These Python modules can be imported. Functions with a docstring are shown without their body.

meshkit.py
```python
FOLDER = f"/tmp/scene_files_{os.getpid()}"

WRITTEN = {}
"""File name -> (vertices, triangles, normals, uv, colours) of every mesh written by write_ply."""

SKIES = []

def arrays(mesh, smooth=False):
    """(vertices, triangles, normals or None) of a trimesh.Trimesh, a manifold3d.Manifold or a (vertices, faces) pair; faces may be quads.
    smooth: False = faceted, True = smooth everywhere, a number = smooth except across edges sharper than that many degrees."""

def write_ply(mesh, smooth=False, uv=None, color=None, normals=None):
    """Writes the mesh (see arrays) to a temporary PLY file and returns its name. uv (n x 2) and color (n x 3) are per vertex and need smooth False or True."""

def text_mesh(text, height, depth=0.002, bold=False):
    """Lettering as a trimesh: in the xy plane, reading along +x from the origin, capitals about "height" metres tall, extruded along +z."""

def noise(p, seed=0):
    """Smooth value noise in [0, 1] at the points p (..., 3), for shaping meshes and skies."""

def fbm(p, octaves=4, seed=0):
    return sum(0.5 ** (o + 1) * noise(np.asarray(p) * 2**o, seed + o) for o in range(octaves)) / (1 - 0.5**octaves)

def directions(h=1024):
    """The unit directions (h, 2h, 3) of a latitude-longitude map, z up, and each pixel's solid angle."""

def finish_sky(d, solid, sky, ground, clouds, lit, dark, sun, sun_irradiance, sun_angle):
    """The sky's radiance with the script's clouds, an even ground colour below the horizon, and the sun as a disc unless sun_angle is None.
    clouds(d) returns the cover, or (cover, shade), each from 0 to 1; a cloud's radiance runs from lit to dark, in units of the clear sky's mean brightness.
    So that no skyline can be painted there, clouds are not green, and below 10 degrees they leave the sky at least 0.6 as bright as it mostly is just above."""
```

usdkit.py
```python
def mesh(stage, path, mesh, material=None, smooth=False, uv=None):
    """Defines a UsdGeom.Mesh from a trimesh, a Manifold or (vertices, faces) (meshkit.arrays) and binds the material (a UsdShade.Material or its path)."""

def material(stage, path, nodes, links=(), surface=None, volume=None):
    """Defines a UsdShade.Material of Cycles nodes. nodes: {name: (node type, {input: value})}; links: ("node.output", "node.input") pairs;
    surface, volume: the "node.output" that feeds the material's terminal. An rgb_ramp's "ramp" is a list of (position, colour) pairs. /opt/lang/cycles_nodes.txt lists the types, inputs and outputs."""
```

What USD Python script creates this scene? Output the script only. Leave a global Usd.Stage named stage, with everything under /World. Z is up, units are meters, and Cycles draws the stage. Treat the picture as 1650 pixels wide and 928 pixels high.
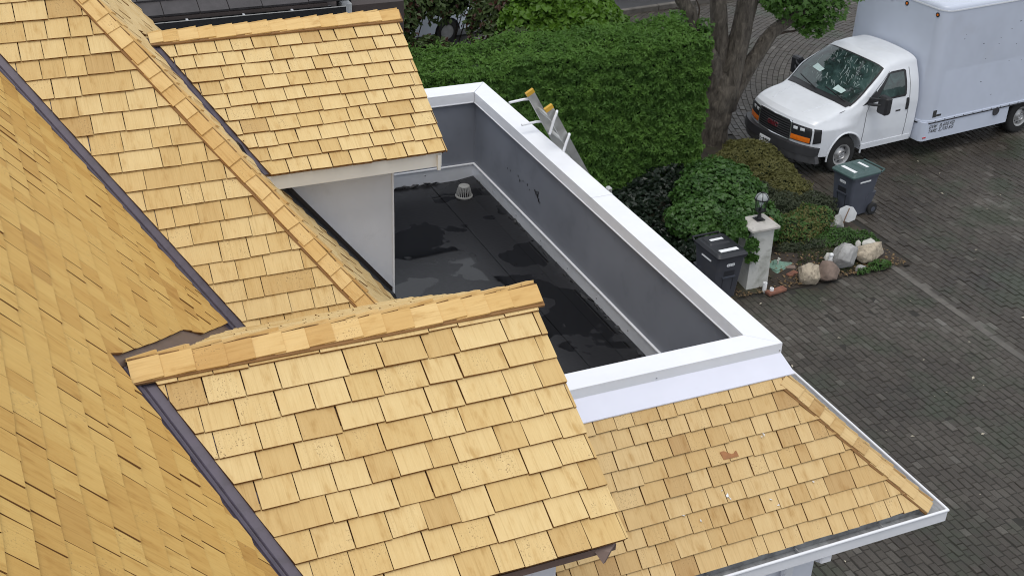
import math, random
import numpy as np, trimesh, usdkit, meshkit
import manifold3d as m3
from shapely.geometry import Polygon, box as sbox, Point, LineString
from shapely.geometry.polygon import orient
from shapely import affinity
from pxr import Usd, UsdGeom, UsdLux, UsdShade, Gf, Sdf

stage = Usd.Stage.CreateInMemory()
UsdGeom.SetStageUpAxis(stage, UsdGeom.Tokens.z)
UsdGeom.SetStageMetersPerUnit(stage, 1.0)
UsdGeom.Xform.Define(stage, '/World')
stage.SetDefaultPrim(stage.GetPrimAtPath('/World'))

# ---------------------------------------------------------------- camera
YAW, PITCH, ROLL, FPX = .4380, .5170, .0430, 2027.4
CAMZ = 10.0
_f = np.array([math.sin(YAW) * math.cos(PITCH), math.cos(YAW) * math.cos(PITCH), -math.sin(PITCH)])
_r = np.array([math.cos(YAW), -math.sin(YAW), 0.]); _u = np.cross(_r, _f)
CR = math.cos(ROLL) * _r + math.sin(ROLL) * _u
CU = -math.sin(ROLL) * _r + math.cos(ROLL) * _u
CF = _f
cam = UsdGeom.Camera.Define(stage, '/World/camera')
cam.CreateHorizontalApertureAttr(36.0)
cam.CreateFocalLengthAttr(36.0 * FPX / 1650.0)
cam.CreateClippingRangeAttr(Gf.Vec2f(.05, 2000))
EXPOSURE = 0.12
cam.CreateExposureAttr(EXPOSURE)
M = Gf.Matrix4d(*CR, 0, *CU, 0, *(-CF), 0, 0, 0, CAMZ, 1)
UsdGeom.Xformable(cam).AddTransformOp().Set(M)


def screen(p):                       # share of the picture a point falls on; used only to rank pieces by size
    p = np.asarray(p, float) - [0, 0, CAMZ]
    w = p @ CF
    return 825 + FPX * (p @ CR) / w, 464 - FPX * (p @ CU) / w, w


# ---------------------------------------------------------------- sky and sun (overcast)
SUN_EL, SUN_AZ = math.radians(70), math.radians(215)       # azimuth of the sun: atan2(x, y)
sd = np.array([math.sin(SUN_AZ) * math.cos(SUN_EL), math.cos(SUN_AZ) * math.cos(SUN_EL), math.sin(SUN_EL)])
sky = usdkit.material(stage, '/World/Looks/sky', {
    'sky': ('sky_texture', {'sky_type': 'single_scattering', 'sun_disc': False, 'sun_elevation': SUN_EL, 'sun_rotation': SUN_AZ}),
    'tc': ('texture_coordinate', {}),
    'n': ('noise_texture', {'scale': 2.2, 'detail': 5.0, 'roughness': .55}),
    'r': ('rgb_ramp', {'ramp': [(.25, (7.4, 7.9, 8.8)), (.75, (10.2, 10.5, 10.9))]}),
    'm': ('mix_color', {'fac': .86, 'use_clamp': False}),
    'bg': ('background_shader', {'strength': .1}),
}, [('tc.generated', 'n.vector'), ('n.fac', 'r.fac'), ('sky.color', 'm.a'), ('r.color', 'm.b'), ('m.result', 'bg.color')], surface='bg.background')
dome = UsdLux.DomeLight.Define(stage, '/World/sky')
dome.CreateIntensityAttr(1.0)
UsdShade.MaterialBindingAPI.Apply(dome.GetPrim()).Bind(sky)
dome.GetPrim().SetCustomDataByKey('kind', 'structure')
sun = UsdLux.DistantLight.Define(stage, '/World/sun')
sun.CreateIntensityAttr(.36); sun.CreateAngleAttr(30.0); sun.CreateColorAttr(Gf.Vec3f(1, .96, .9))
sun.CreateNormalizeAttr(True)
zx = np.cross([0, 0, 1], sd); zx /= np.linalg.norm(zx); zy = np.cross(sd, zx)
UsdGeom.Xformable(sun).AddTransformOp().Set(Gf.Matrix4d(*zx, 0, *zy, 0, *sd, 0, 0, 0, 0, 1))

# ---------------------------------------------------------------- helpers
used = {}


def fresh(parent, name):
    key = (parent, name); n = used.get(key, 0); used[key] = n + 1
    return f'{parent}/{name}' if n == 0 else f'{parent}/{name}_{n:03d}'


def tag(prim, label=None, cat=None, group=None, kind=None):
    p = prim.GetPrim() if hasattr(prim, 'GetPrim') else prim
    for k, v in (('label', label), ('category', cat), ('group', group), ('kind', kind)):
        if v:
            p.SetCustomDataByKey(k, v)
    return p


def thing(name, label=None, cat=None, loc=(0, 0, 0), rz=0., group=None, kind=None):
    x = UsdGeom.Xform.Define(stage, fresh('/World', name))
    if any(loc) or rz:
        x.AddTranslateOp().Set(Gf.Vec3d(*map(float, loc)))
        if rz:
            x.AddRotateZOp().Set(float(rz))
    return tag(x, label, cat, group, kind)


def part(parent, name, mesh, mat, smooth=False, uv=None, label=None, kind=None):
    path = fresh(str(parent.GetPath()), name) if parent is not None else fresh('/World', name)
    m = usdkit.mesh(stage, path, mesh, MAT[mat], smooth, uv)
    return tag(m, label, kind=kind)


def group_part(parent, name, label=None):
    x = UsdGeom.Xform.Define(stage, fresh(str(parent.GetPath()), name))
    return tag(x, label)


def solo(name, mesh, mat, label, cat, smooth=False, group=None, kind=None, uv=None):
    m = part(None, name, mesh, mat, smooth, uv)
    return tag(m, label, cat, group, kind)


class MB:
    """collects vertices and triangles"""
    def __init__(self): self.v, self.f, self.uv, self.n = [], [], [], 0
    def add(self, v, f, uv=None):
        v = np.asarray(v, float); f = np.asarray(f, int)
        if f.shape[1] == 4: f = np.vstack([f[:, [0, 1, 2]], f[:, [0, 2, 3]]])
        self.v.append(v); self.f.append(f + self.n); self.n += len(v)
        self.uv.append(np.zeros((len(v), 2)) if uv is None else np.asarray(uv))
        return self
    def tm(self, m): return self.add(m.vertices, m.faces)
    def get(self): return trimesh.Trimesh(np.vstack(self.v), np.vstack(self.f), process=False)
    def guv(self): return np.vstack(self.uv)


def box(x0, y0, z0, x1, y1, z1, ch=0.0):
    if ch:
        c = []
        for ax in range(3):
            e = [ch, ch, ch]; e[ax] = 0
            for sx in (0, 1):
                for sy in (0, 1):
                    for sz in (0, 1):
                        c.append([(x1 - e[0]) if sx else (x0 + e[0]), (y1 - e[1]) if sy else (y0 + e[1]), (z1 - e[2]) if sz else (z0 + e[2])])
        return trimesh.convex.convex_hull(np.array(c))
    b = trimesh.creation.box((x1 - x0, y1 - y0, z1 - z0)); b.apply_translation(((x0 + x1) / 2, (y0 + y1) / 2, (z0 + z1) / 2))
    return b


def cat(*ms): return trimesh.util.concatenate(list(ms))


def hull(pts): return trimesh.convex.convex_hull(np.asarray(pts, float))


def tube(pts, r, n=8, caps=True):
    pts = np.asarray(pts, float); r = np.broadcast_to(np.asarray(r, float), (len(pts),))
    d = np.gradient(pts, axis=0); d /= np.linalg.norm(d, axis=1)[:, None] + 1e-12
    ref = np.array([0, 0, 1.]) if abs(d[0][2]) < .9 else np.array([1., 0, 0])
    a = np.cross(d[0], ref); a /= np.linalg.norm(a); V = []
    for i in range(len(pts)):
        a = a - d[i] * (a @ d[i]); a /= np.linalg.norm(a); b = np.cross(d[i], a)
        t = np.linspace(0, 2 * np.pi, n, endpoint=False)
        V.append(pts[i] + r[i] * (np.cos(t)[:, None] * a + np.sin(t)[:, None] * b))
    V = np.vstack(V); F = []
    for i in range(len(pts) - 1):
        for j in range(n):
            k = (j + 1) % n
            F += [[i * n + j, i * n + k, (i + 1) * n + k], [i * n + j, (i + 1) * n + k, (i + 1) * n + j]]
    if caps:
        V = np.vstack([V, pts[0], pts[-1]]); c0, c1 = len(V) - 2, len(V) - 1; L = (len(pts) - 1) * n
        for j in range(n):
            k = (j + 1) % n
            F += [[c0, k, j], [c1, L + j, L + k]]
    return trimesh.Trimesh(V, F, process=False)


def lathe(prof, n=24):
    """prof: (r, z) list; open ends closed at the axis"""
    t = np.linspace(0, 2 * np.pi, n, endpoint=False); V, F = [], []
    for r, z in prof: V.append(np.stack([r * np.cos(t), r * np.sin(t), np.full(n, z)], 1))
    V = np.vstack(V)
    for i in range(len(prof) - 1):
        for j in range(n):
            k = (j + 1) % n
            F += [[i * n + j, i * n + k, (i + 1) * n + k], [i * n + j, (i + 1) * n + k, (i + 1) * n + j]]
    return trimesh.Trimesh(V, F, process=True)


def prism(poly, z0, z1):
    m = trimesh.creation.extrude_polygon(poly, z1 - z0, engine='earcut'); m.apply_translation((0, 0, z0)); return m


def mv(m, t=(0, 0, 0), rz=0.):
    m = m.copy()
    if rz: m.apply_transform(trimesh.transformations.rotation_matrix(math.radians(rz), (0, 0, 1)))
    m.apply_translation(t); return m


# ---------------------------------------------------------------- materials
MAT = {}


def mat(name, nodes, links=(), surface='p.BSDF', volume=None):
    MAT[name] = usdkit.material(stage, f'/World/Looks/{name}', nodes, links, surface=surface, volume=volume)


def plain(name, col, rough=.5, metal=0., vary=.12, scale=6., bump=0., bscale=60., spec=.5, dirt=None, dscale=3.):
    """paint-like surface with a little unevenness in colour and gloss"""
    lo = tuple(c * (1 - vary) for c in col); hi = tuple(min(1, c * (1 + vary * .6)) for c in col)
    nodes = {'tc': ('texture_coordinate', {}),
             'n': ('noise_texture', {'scale': scale, 'detail': 5.0, 'roughness': .6}),
             'r': ('rgb_ramp', {'ramp': [(.3, lo), (.7, hi)]}),
             'rr': ('map_range', {'from_min': .2, 'from_max': .8, 'to_min': max(rough - .08, .02), 'to_max': min(rough + .1, 1.)}),
             'p': ('principled_bsdf', {'metallic': metal, 'specular_ior_level': spec})}
    links = [('tc.object', 'n.vector'), ('n.fac', 'r.fac'), ('n.fac', 'rr.value'), ('rr.result', 'p.roughness')]
    src = 'r.color'
    if dirt:
        nodes['dn'] = ('noise_texture', {'scale': dscale, 'detail': 8.0, 'roughness': .65, 'distortion': .3})
        nodes['dr'] = ('map_range', {'from_min': dirt[1], 'from_max': dirt[2], 'to_min': 0., 'to_max': dirt[3], 'clamp': True})
        nodes['dm'] = ('mix_color', {'b': dirt[0]})
        links += [('tc.object', 'dn.vector'), ('dn.fac', 'dr.value'), ('dr.result', 'dm.fac'), ('r.color', 'dm.a')]
        src = 'dm.result'
    links.append((src, 'p.base_color'))
    if bump:
        nodes['bn'] = ('noise_texture', {'scale': bscale, 'detail': 4.0})
        nodes['b'] = ('bump', {'strength': bump, 'distance': .01})
        links += [('tc.object', 'bn.vector'), ('bn.fac', 'b.height'), ('b.normal', 'p.normal')]
    mat(name, nodes, links)


def cedar(name, light, mid, dark, gscale=1.0):
    """split cedar: st.x = position across the grain plus 10 per piece, st.y = position along the grain"""
    mat(name, {
        'tc': ('texture_coordinate', {}),
        's': ('separate_xyz', {}),
        'd': ('math', {'math_type': 'divide', 'value2': 10.0}),
        'id': ('math', {'math_type': 'floor'}),
        'wn': ('white_noise_texture', {'dimensions': '1D'}),
        'sc': ('separate_color', {}),
        'idz': ('math', {'math_type': 'multiply', 'value2': 3.71}),
        'gv': ('combine_xyz', {}),
        'gx': ('math', {'math_type': 'multiply', 'value2': 95.0 * gscale}),
        'gy': ('math', {'math_type': 'multiply', 'value2': 3.2}),
        'g': ('noise_texture', {'scale': 1.0, 'detail': 5.0, 'roughness': .62, 'distortion': .35}),
        'cv': ('combine_xyz', {}),
        'cx': ('math', {'math_type': 'multiply', 'value2': 16.0}),
        'cy': ('math', {'math_type': 'multiply', 'value2': 5.0}),
        'c': ('noise_texture', {'scale': 1.0, 'detail': 4.0, 'roughness': .6}),
        'tone': ('rgb_ramp', {'ramp': [(0., tuple(.6 * a + .4 * b for a, b in zip(dark, mid))), (.03, tuple(.4 * a + .6 * b for a, b in zip(dark, mid))), (.09, tuple(.2 * a + .8 * b for a, b in zip(dark, mid))), (.25, mid), (.65, light), (1., tuple(.6 * a + .4 * b for a, b in zip(light, mid)))]}),
        'gr': ('rgb_ramp', {'ramp': [(.28, (.80, .75, .68)), (.44, (.96, .95, .93)), (.62, (1.02, 1.02, 1.02)), (.8, (.94, .92, .88))]}),
        'm1': ('mix_color', {'blend_type': 'multiply', 'fac': .85, 'use_clamp': False}),
        'cr': ('rgb_ramp', {'ramp': [(.26, (.74, .64, .50)), (.44, (.97, .95, .92)), (.6, (1., 1., 1.)), (.8, (1.05, 1.06, 1.09))]}),
        'm2': ('mix_color', {'blend_type': 'multiply', 'fac': .9, 'use_clamp': False}),
        # insect-eye specks on some pieces
        'sv': ('combine_xyz', {}),
        'sx': ('math', {'math_type': 'multiply', 'value2': 150.0}),
        'sy': ('math', {'math_type': 'multiply', 'value2': 95.0}),
        'sn': ('noise_texture', {'scale': 1.0, 'detail': 2.0}),
        'sr': ('map_range', {'from_min': .60, 'from_max': .68, 'to_min': 0., 'to_max': 1., 'clamp': True}),
        'gate': ('map_range', {'from_min': .52, 'from_max': .72, 'to_min': 0., 'to_max': 1., 'clamp': True}),
        'patch': ('map_range', {'from_min': .47, 'from_max': .58, 'to_min': 0., 'to_max': 1., 'clamp': True}),
        'k1': ('math', {'math_type': 'multiply'}), 'k2': ('math', {'math_type': 'multiply'}), 'k3': ('math', {'math_type': 'multiply', 'value2': .85}),
        'm3': ('mix_color', {'b': (.17, .10, .045)}),
        'ed': ('math', {'math_type': 'less_than', 'value2': -50.0}),
        'm4': ('mix_color', {'b': (.19, .090, .028)}),
        'b': ('bump', {'strength': .35, 'distance': .004}),
        'p': ('principled_bsdf', {'roughness': .74, 'specular_ior_level': .3}),
    }, [('tc.UV', 's.vector'), ('s.x', 'd.value1'), ('d.value', 'id.value1'), ('id.value', 'wn.w'), ('wn.color', 'sc.color'), ('id.value', 'idz.value1'),
        ('s.x', 'gx.value1'), ('s.y', 'gy.value1'), ('gx.value', 'gv.x'), ('gy.value', 'gv.y'), ('idz.value', 'gv.z'), ('gv.vector', 'g.vector'),
        ('s.x', 'cx.value1'), ('s.y', 'cy.value1'), ('cx.value', 'cv.x'), ('cy.value', 'cv.y'), ('idz.value', 'cv.z'), ('cv.vector', 'c.vector'),
        ('sc.r', 'tone.fac'), ('g.fac', 'gr.fac'), ('tone.color', 'm1.a'), ('gr.color', 'm1.b'), ('c.fac', 'cr.fac'), ('m1.result', 'm2.a'), ('cr.color', 'm2.b'),
        ('s.x', 'sx.value1'), ('s.y', 'sy.value1'), ('sx.value', 'sv.x'), ('sy.value', 'sv.y'), ('idz.value', 'sv.z'), ('sv.vector', 'sn.vector'), ('sn.fac', 'sr.value'),
        ('sc.g', 'gate.value'), ('c.fac', 'patch.value'), ('sr.result', 'k1.value1'), ('gate.result', 'k1.value2'), ('k1.value', 'k2.value1'), ('patch.result', 'k2.value2'),
        ('k2.value', 'k3.value1'), ('k3.value', 'm3.fac'), ('m2.result', 'm3.a'), ('m3.result', 'm4.a'), ('s.y', 'ed.value1'), ('ed.value', 'm4.fac'), ('m4.result', 'p.base_color'), ('g.fac', 'b.height'), ('b.normal', 'p.normal')])


cedar('cedar', (.665, .50, .245), (.605, .43, .187), (.42, .26, .10))
cedar('cedar_main', (.62, .405, .128), (.565, .345, .098), (.42, .23, .062))
cedar('cedar_brown', (.60, .435, .215), (.54, .37, .165), (.36, .215, .09))
cedar('cedar_cap', (.68, .48, .215), (.61, .40, .155), (.47, .27, .09), .8)
plain('cedar_edge', (.24, .125, .045), .85)
plain('split_wood', (.34, .15, .06), .8, 0., .2, 30.)
plain('underlay', (.085, .045, .02), .9)
plain('valley_metal', (.082, .068, .092), .42, .2, .2, 9., dirt=((.045, .038, .046), .48, .7, .6), dscale=11.)
plain('brown_metal', (.15, .105, .09), .5, .1, .15)
plain('white_trim', (.74, .75, .78), .36, 0., .03, 2.5, dirt=((.60, .60, .60), .55, .8, .35), dscale=2.)
plain('white_apron', (.68, .69, .78), .4, 0., .03, 3.)
plain('flashing_metal', (.76, .78, .82), .38, .35, .05, 3.)
plain('membrane_grey', (.185, .198, .23), .55, 0., .10, 1.6, .12, 130., dirt=((.11, .12, .14), .56, .75, .5), dscale=2.2)
plain('stucco', (.60, .62, .67), .8, 0., .06, 2., .25, 160., dirt=((.36, .37, .40), .54, .78, .55), dscale=1.3)
plain('cream_board', (.66, .64, .59), .55, 0., .06, 3.)
plain('house_white', (.70, .72, .78), .6, 0., .05, 2.)
plain('gutter_inside', (.34, .35, .36), .45, .2, .2, 9., dirt=((.06, .05, .04), .45, .7, .7), dscale=8.)
plain('dark_shingle', (.05, .045, .047), .7, 0., .35, 5., .3, 90.)
plain('dark_wall', (.048, .036, .033), .8, 0., .2, 2.)
plain('brown_black', (.020, .015, .014), .55)
plain('black_metal', (.012, .012, .013), .4, .2)
plain('grey_fitting', (.45, .46, .46), .5)
plain('drain_grey', (.30, .30, .29), .5, .1, .2, 30.)
plain('alu', (.52, .52, .50), .38, .85, .12, 12.)
plain('yellow_cap', (.55, .32, .03), .5)
plain('truck_white', (.68, .70, .735), .22, 0., .03, 2., dirt=((.46, .46, .45), .56, .82, .35), dscale=1.6)
plain('box_white', (.50, .54, .63), .33, 0., .04, 1.2, dirt=((.42, .43, .45), .58, .85, .4), dscale=1.4)
plain('black_plastic', (.016, .016, .018), .5, 0., .2, 8.)
plain('bumper_plastic', (.022, .022, .025), .55, 0., .25, 6.)
plain('bumper_lower', (.10, .10, .105), .45, 0., .25, 4., dirt=((.04, .035, .03), .48, .7, .7))
plain('rubber', (.014, .014, .014), .75, 0., .3, 12., .3, 80.)
plain('rim_steel', (.42, .42, .42), .4, .6, .2, 9.)
plain('chrome', (.75, .76, .78), .14, .95, .03)
plain('amber', (.75, .17, .015), .2, 0., .1, 20.)
plain('lamp_glass', (.72, .74, .76), .12)
plain('red_lens', (.5, .02, .02), .25)
plain('seam', (.03, .03, .035), .7)
plain('paper', (.52, .66, .64), .6)
plain('streak', (.24, .29, .28), .3)
plain('cab_inside', (.035, .055, .055), .7, 0., .4, 5.)
plain('bin_dark', (.040, .042, .052), .48, 0., .15, 5., .1, 160., dirt=((.09, .085, .08), .55, .8, .4))
plain('bin_black', (.016, .017, .021), .42, 0., .15, 5., .1, 160.)
plain('bin_grey', (.060, .066, .085), .5, 0., .15, 5., .1, 160., dirt=((.11, .105, .1), .55, .8, .4))
plain('bin_green', (.052, .092, .088), .42, 0., .12, 5.)
plain('sticker', (.74, .75, .76), .5)
plain('print_dark', (.03, .03, .03), .6)
plain('print_red', (.11, .012, .018), .4)
plain('pillar_paint', (.50, .50, .47), .85, 0., .10, 3., .35, 60., dirt=((.16, .17, .13), .5, .72, .65), dscale=4.5)
plain('pillar_cap', (.42, .40, .37), .85, 0., .14, 4., .35, 60., dirt=((.13, .14, .10), .5, .72, .6), dscale=6.)
plain('lamp_dome', (.30, .32, .32), .3)
plain('bulb', (.85, .86, .84), .3)
plain('post_wood', (.22, .10, .035), .7, 0., .3, 8.)
plain('terracotta', (.20, .085, .055), .85, 0., .3, 9., .3, 60.)
plain('stone_grey', (.33, .325, .315), .9, 0., .3, 5., .6, 22., dirt=((.11, .105, .095), .5, .7, .6), dscale=7.)
plain('stone_tan', (.40, .34, .255), .9, 0., .3, 7., .6, 22., dirt=((.10, .08, .06), .48, .66, .7), dscale=16.)
plain('stone_brown', (.21, .155, .125), .9, 0., .3, 5., .6, 22., dirt=((.09, .065, .05), .5, .7, .6), dscale=8.)
plain('stone_pale', (.50, .49, .45), .9, 0., .2, 7., .5, 30.)
plain('cover_green', (.16, .27, .21), .55, 0., .15, 6., dirt=((.05, .05, .04), .5, .7, .6), dscale=9.)
plain('soil', (.035, .026, .019), .95, 0., .5, 3., .8, 26., dirt=((.045, .055, .018), .5, .66, .6), dscale=1.3)
plain('joint_sand', (.022, .020, .016), .9, 0., .3, 6., .3, 40.)
plain('kerb_stone', (.115, .105, .092), .8, 0., .3, 4., .4, 50., dirt=((.05, .045, .038), .45, .7, .7))
plain('asphalt', (.04, .04, .042), .8, 0., .25, 5., .5, 90.)
plain('dead_leaf', (.17, .11, .05), .8, 0., .6, 40.)
plain('pale_leaf', (.40, .36, .28), .8, 0., .4, 30.)
plain('car_pale', (.60, .66, .74), .18, 0., .03, 2.)
plain('car_dark', (.010, .011, .014), .2, 0., .1, 3.)


def bark(name, a, b):
    mat(name, {
        'tc': ('texture_coordinate', {}), 'mp': ('mapping', {'scale': (7., 7., 2.2)}),
        'n': ('noise_texture', {'scale': 1.6, 'detail': 8.0, 'roughness': .7, 'distortion': .6}),
        'v': ('voronoi_texture', {'scale': 1.8, 'feature': 'f1'}),
        'r': ('rgb_ramp', {'ramp': [(.3, a), (.52, tuple(.5 * (x + y) for x, y in zip(a, b))), (.68, b), (.78, tuple(1.8 * x for x in b))]}),
        'ad': ('math', {'math_type': 'add'}),
        'bp': ('bump', {'strength': .9, 'distance': .035}),
        'p': ('principled_bsdf', {'roughness': .9}),
    }, [('tc.object', 'mp.vector'), ('mp.vector', 'n.vector'), ('mp.vector', 'v.vector'), ('n.fac', 'r.fac'), ('r.color', 'p.base_color'), ('n.fac', 'ad.value1'), ('v.distance', 'ad.value2'), ('ad.value', 'bp.height'), ('bp.normal', 'p.normal')])


bark('bark', (.024, .019, .015), (.15, .128, .102))
bark('twig', (.03, .02, .014), (.07, .05, .035))


def leaf(name, dark, mid, light, trans=.25, rough=.5, scale=1.6):
    """leaf faces: tone varies from leaf to leaf and slowly across the plant"""
    mat(name, {
        'g': ('geometry', {}), 'tc': ('texture_coordinate', {}),
        'n': ('noise_texture', {'scale': scale, 'detail': 3.0}),
        'a': ('math', {'math_type': 'multiply_add', 'value2': .62, 'value3': -.05}),
        's': ('math', {'math_type': 'multiply_add', 'value2': .45}),
        'r': ('rgb_ramp', {'ramp': [(.1, dark), (.45, mid), (.85, light)]}),
        'p': ('principled_bsdf', {'roughness': rough, 'specular_ior_level': .35}),
        't': ('translucent_bsdf', {}), 'm': ('mix_closure', {'fac': trans}),
    }, [('tc.object', 'n.vector'), ('g.random_per_island', 'a.value1'), ('n.fac', 's.value1'), ('a.value', 's.value3'), ('s.value', 'r.fac'),
        ('r.color', 'p.base_color'), ('r.color', 't.color'), ('p.BSDF', 'm.closure1'), ('t.BSDF', 'm.closure2')], surface='m.closure')


leaf('leaf_hedge', (.065, .145, .024), (.16, .30, .052), (.29, .46, .095), .35, .6, 2.2)
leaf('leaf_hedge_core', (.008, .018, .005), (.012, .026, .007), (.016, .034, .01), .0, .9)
leaf('leaf_maple', (.06, .135, .024), (.125, .26, .048), (.21, .38, .08), .35, .45)
leaf('leaf_lime', (.075, .16, .016), (.15, .29, .03), (.26, .42, .05), .35, .45, 1.2)
leaf('leaf_bush', (.05, .08, .025), (.10, .15, .045), (.18, .23, .085), .3, .5, 1.5)
leaf('leaf_red', (.05, .02, .014), (.10, .045, .028), (.15, .09, .05), .3, .5)
leaf('leaf_ivy', (.03, .075, .016), (.095, .20, .038), (.25, .40, .10), .2, .45, 2.5)
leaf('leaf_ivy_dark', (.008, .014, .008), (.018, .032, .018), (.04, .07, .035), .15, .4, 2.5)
leaf('leaf_gold', (.10, .10, .03), (.19, .18, .055), (.30, .27, .10), .25, .6, 2.)
leaf('leaf_grey', (.04, .05, .028), (.09, .11, .06), (.24, .27, .19), .25, .6, 3.)
leaf('leaf_cover', (.045, .10, .022), (.09, .19, .04), (.16, .29, .08), .25, .5, 3.)
leaf('leaf_moss', (.025, .035, .010), (.05, .065, .018), (.08, .095, .03), .1, .8, 3.)

# wet black roofing with puddles
mat('wet_membrane', {
    'tc': ('texture_coordinate', {}),
    'n': ('noise_texture', {'scale': 1.35, 'detail': 3.5, 'roughness': .5, 'distortion': .25}),
    'f': ('noise_texture', {'scale': 30., 'detail': 6.0, 'roughness': .7}),
    'wet': ('map_range', {'from_min': .515, 'from_max': .53, 'to_min': 0., 'to_max': 1., 'clamp': True}),
    'c': ('rgb_ramp', {'ramp': [(.3, (.007, .007, .008)), (.7, (.016, .016, .018))]}),
    'cm': ('mix_color', {'b': (.0035, .0035, .004)}),
    'ro': ('map_range', {'from_min': 0., 'from_max': 1., 'to_min': .33, 'to_max': .05}),
    'b': ('bump', {'strength': .25, 'distance': .004}),
    'inv': ('math', {'math_type': 'subtract', 'value1': 1.0}),
    'bs': ('math', {'math_type': 'multiply', 'value2': .3}),
    'p': ('principled_bsdf', {'specular_ior_level': .36}),
}, [('tc.object', 'n.vector'), ('tc.object', 'f.vector'), ('n.fac', 'wet.value'), ('f.fac', 'c.fac'), ('wet.result', 'cm.fac'), ('c.color', 'cm.a'), ('cm.result', 'p.base_color'),
    ('wet.result', 'ro.value'), ('ro.result', 'p.roughness'), ('f.fac', 'b.height'), ('wet.result', 'inv.value2'), ('inv.value', 'bs.value1'), ('bs.value', 'b.strength'), ('b.normal', 'p.normal')])

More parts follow.
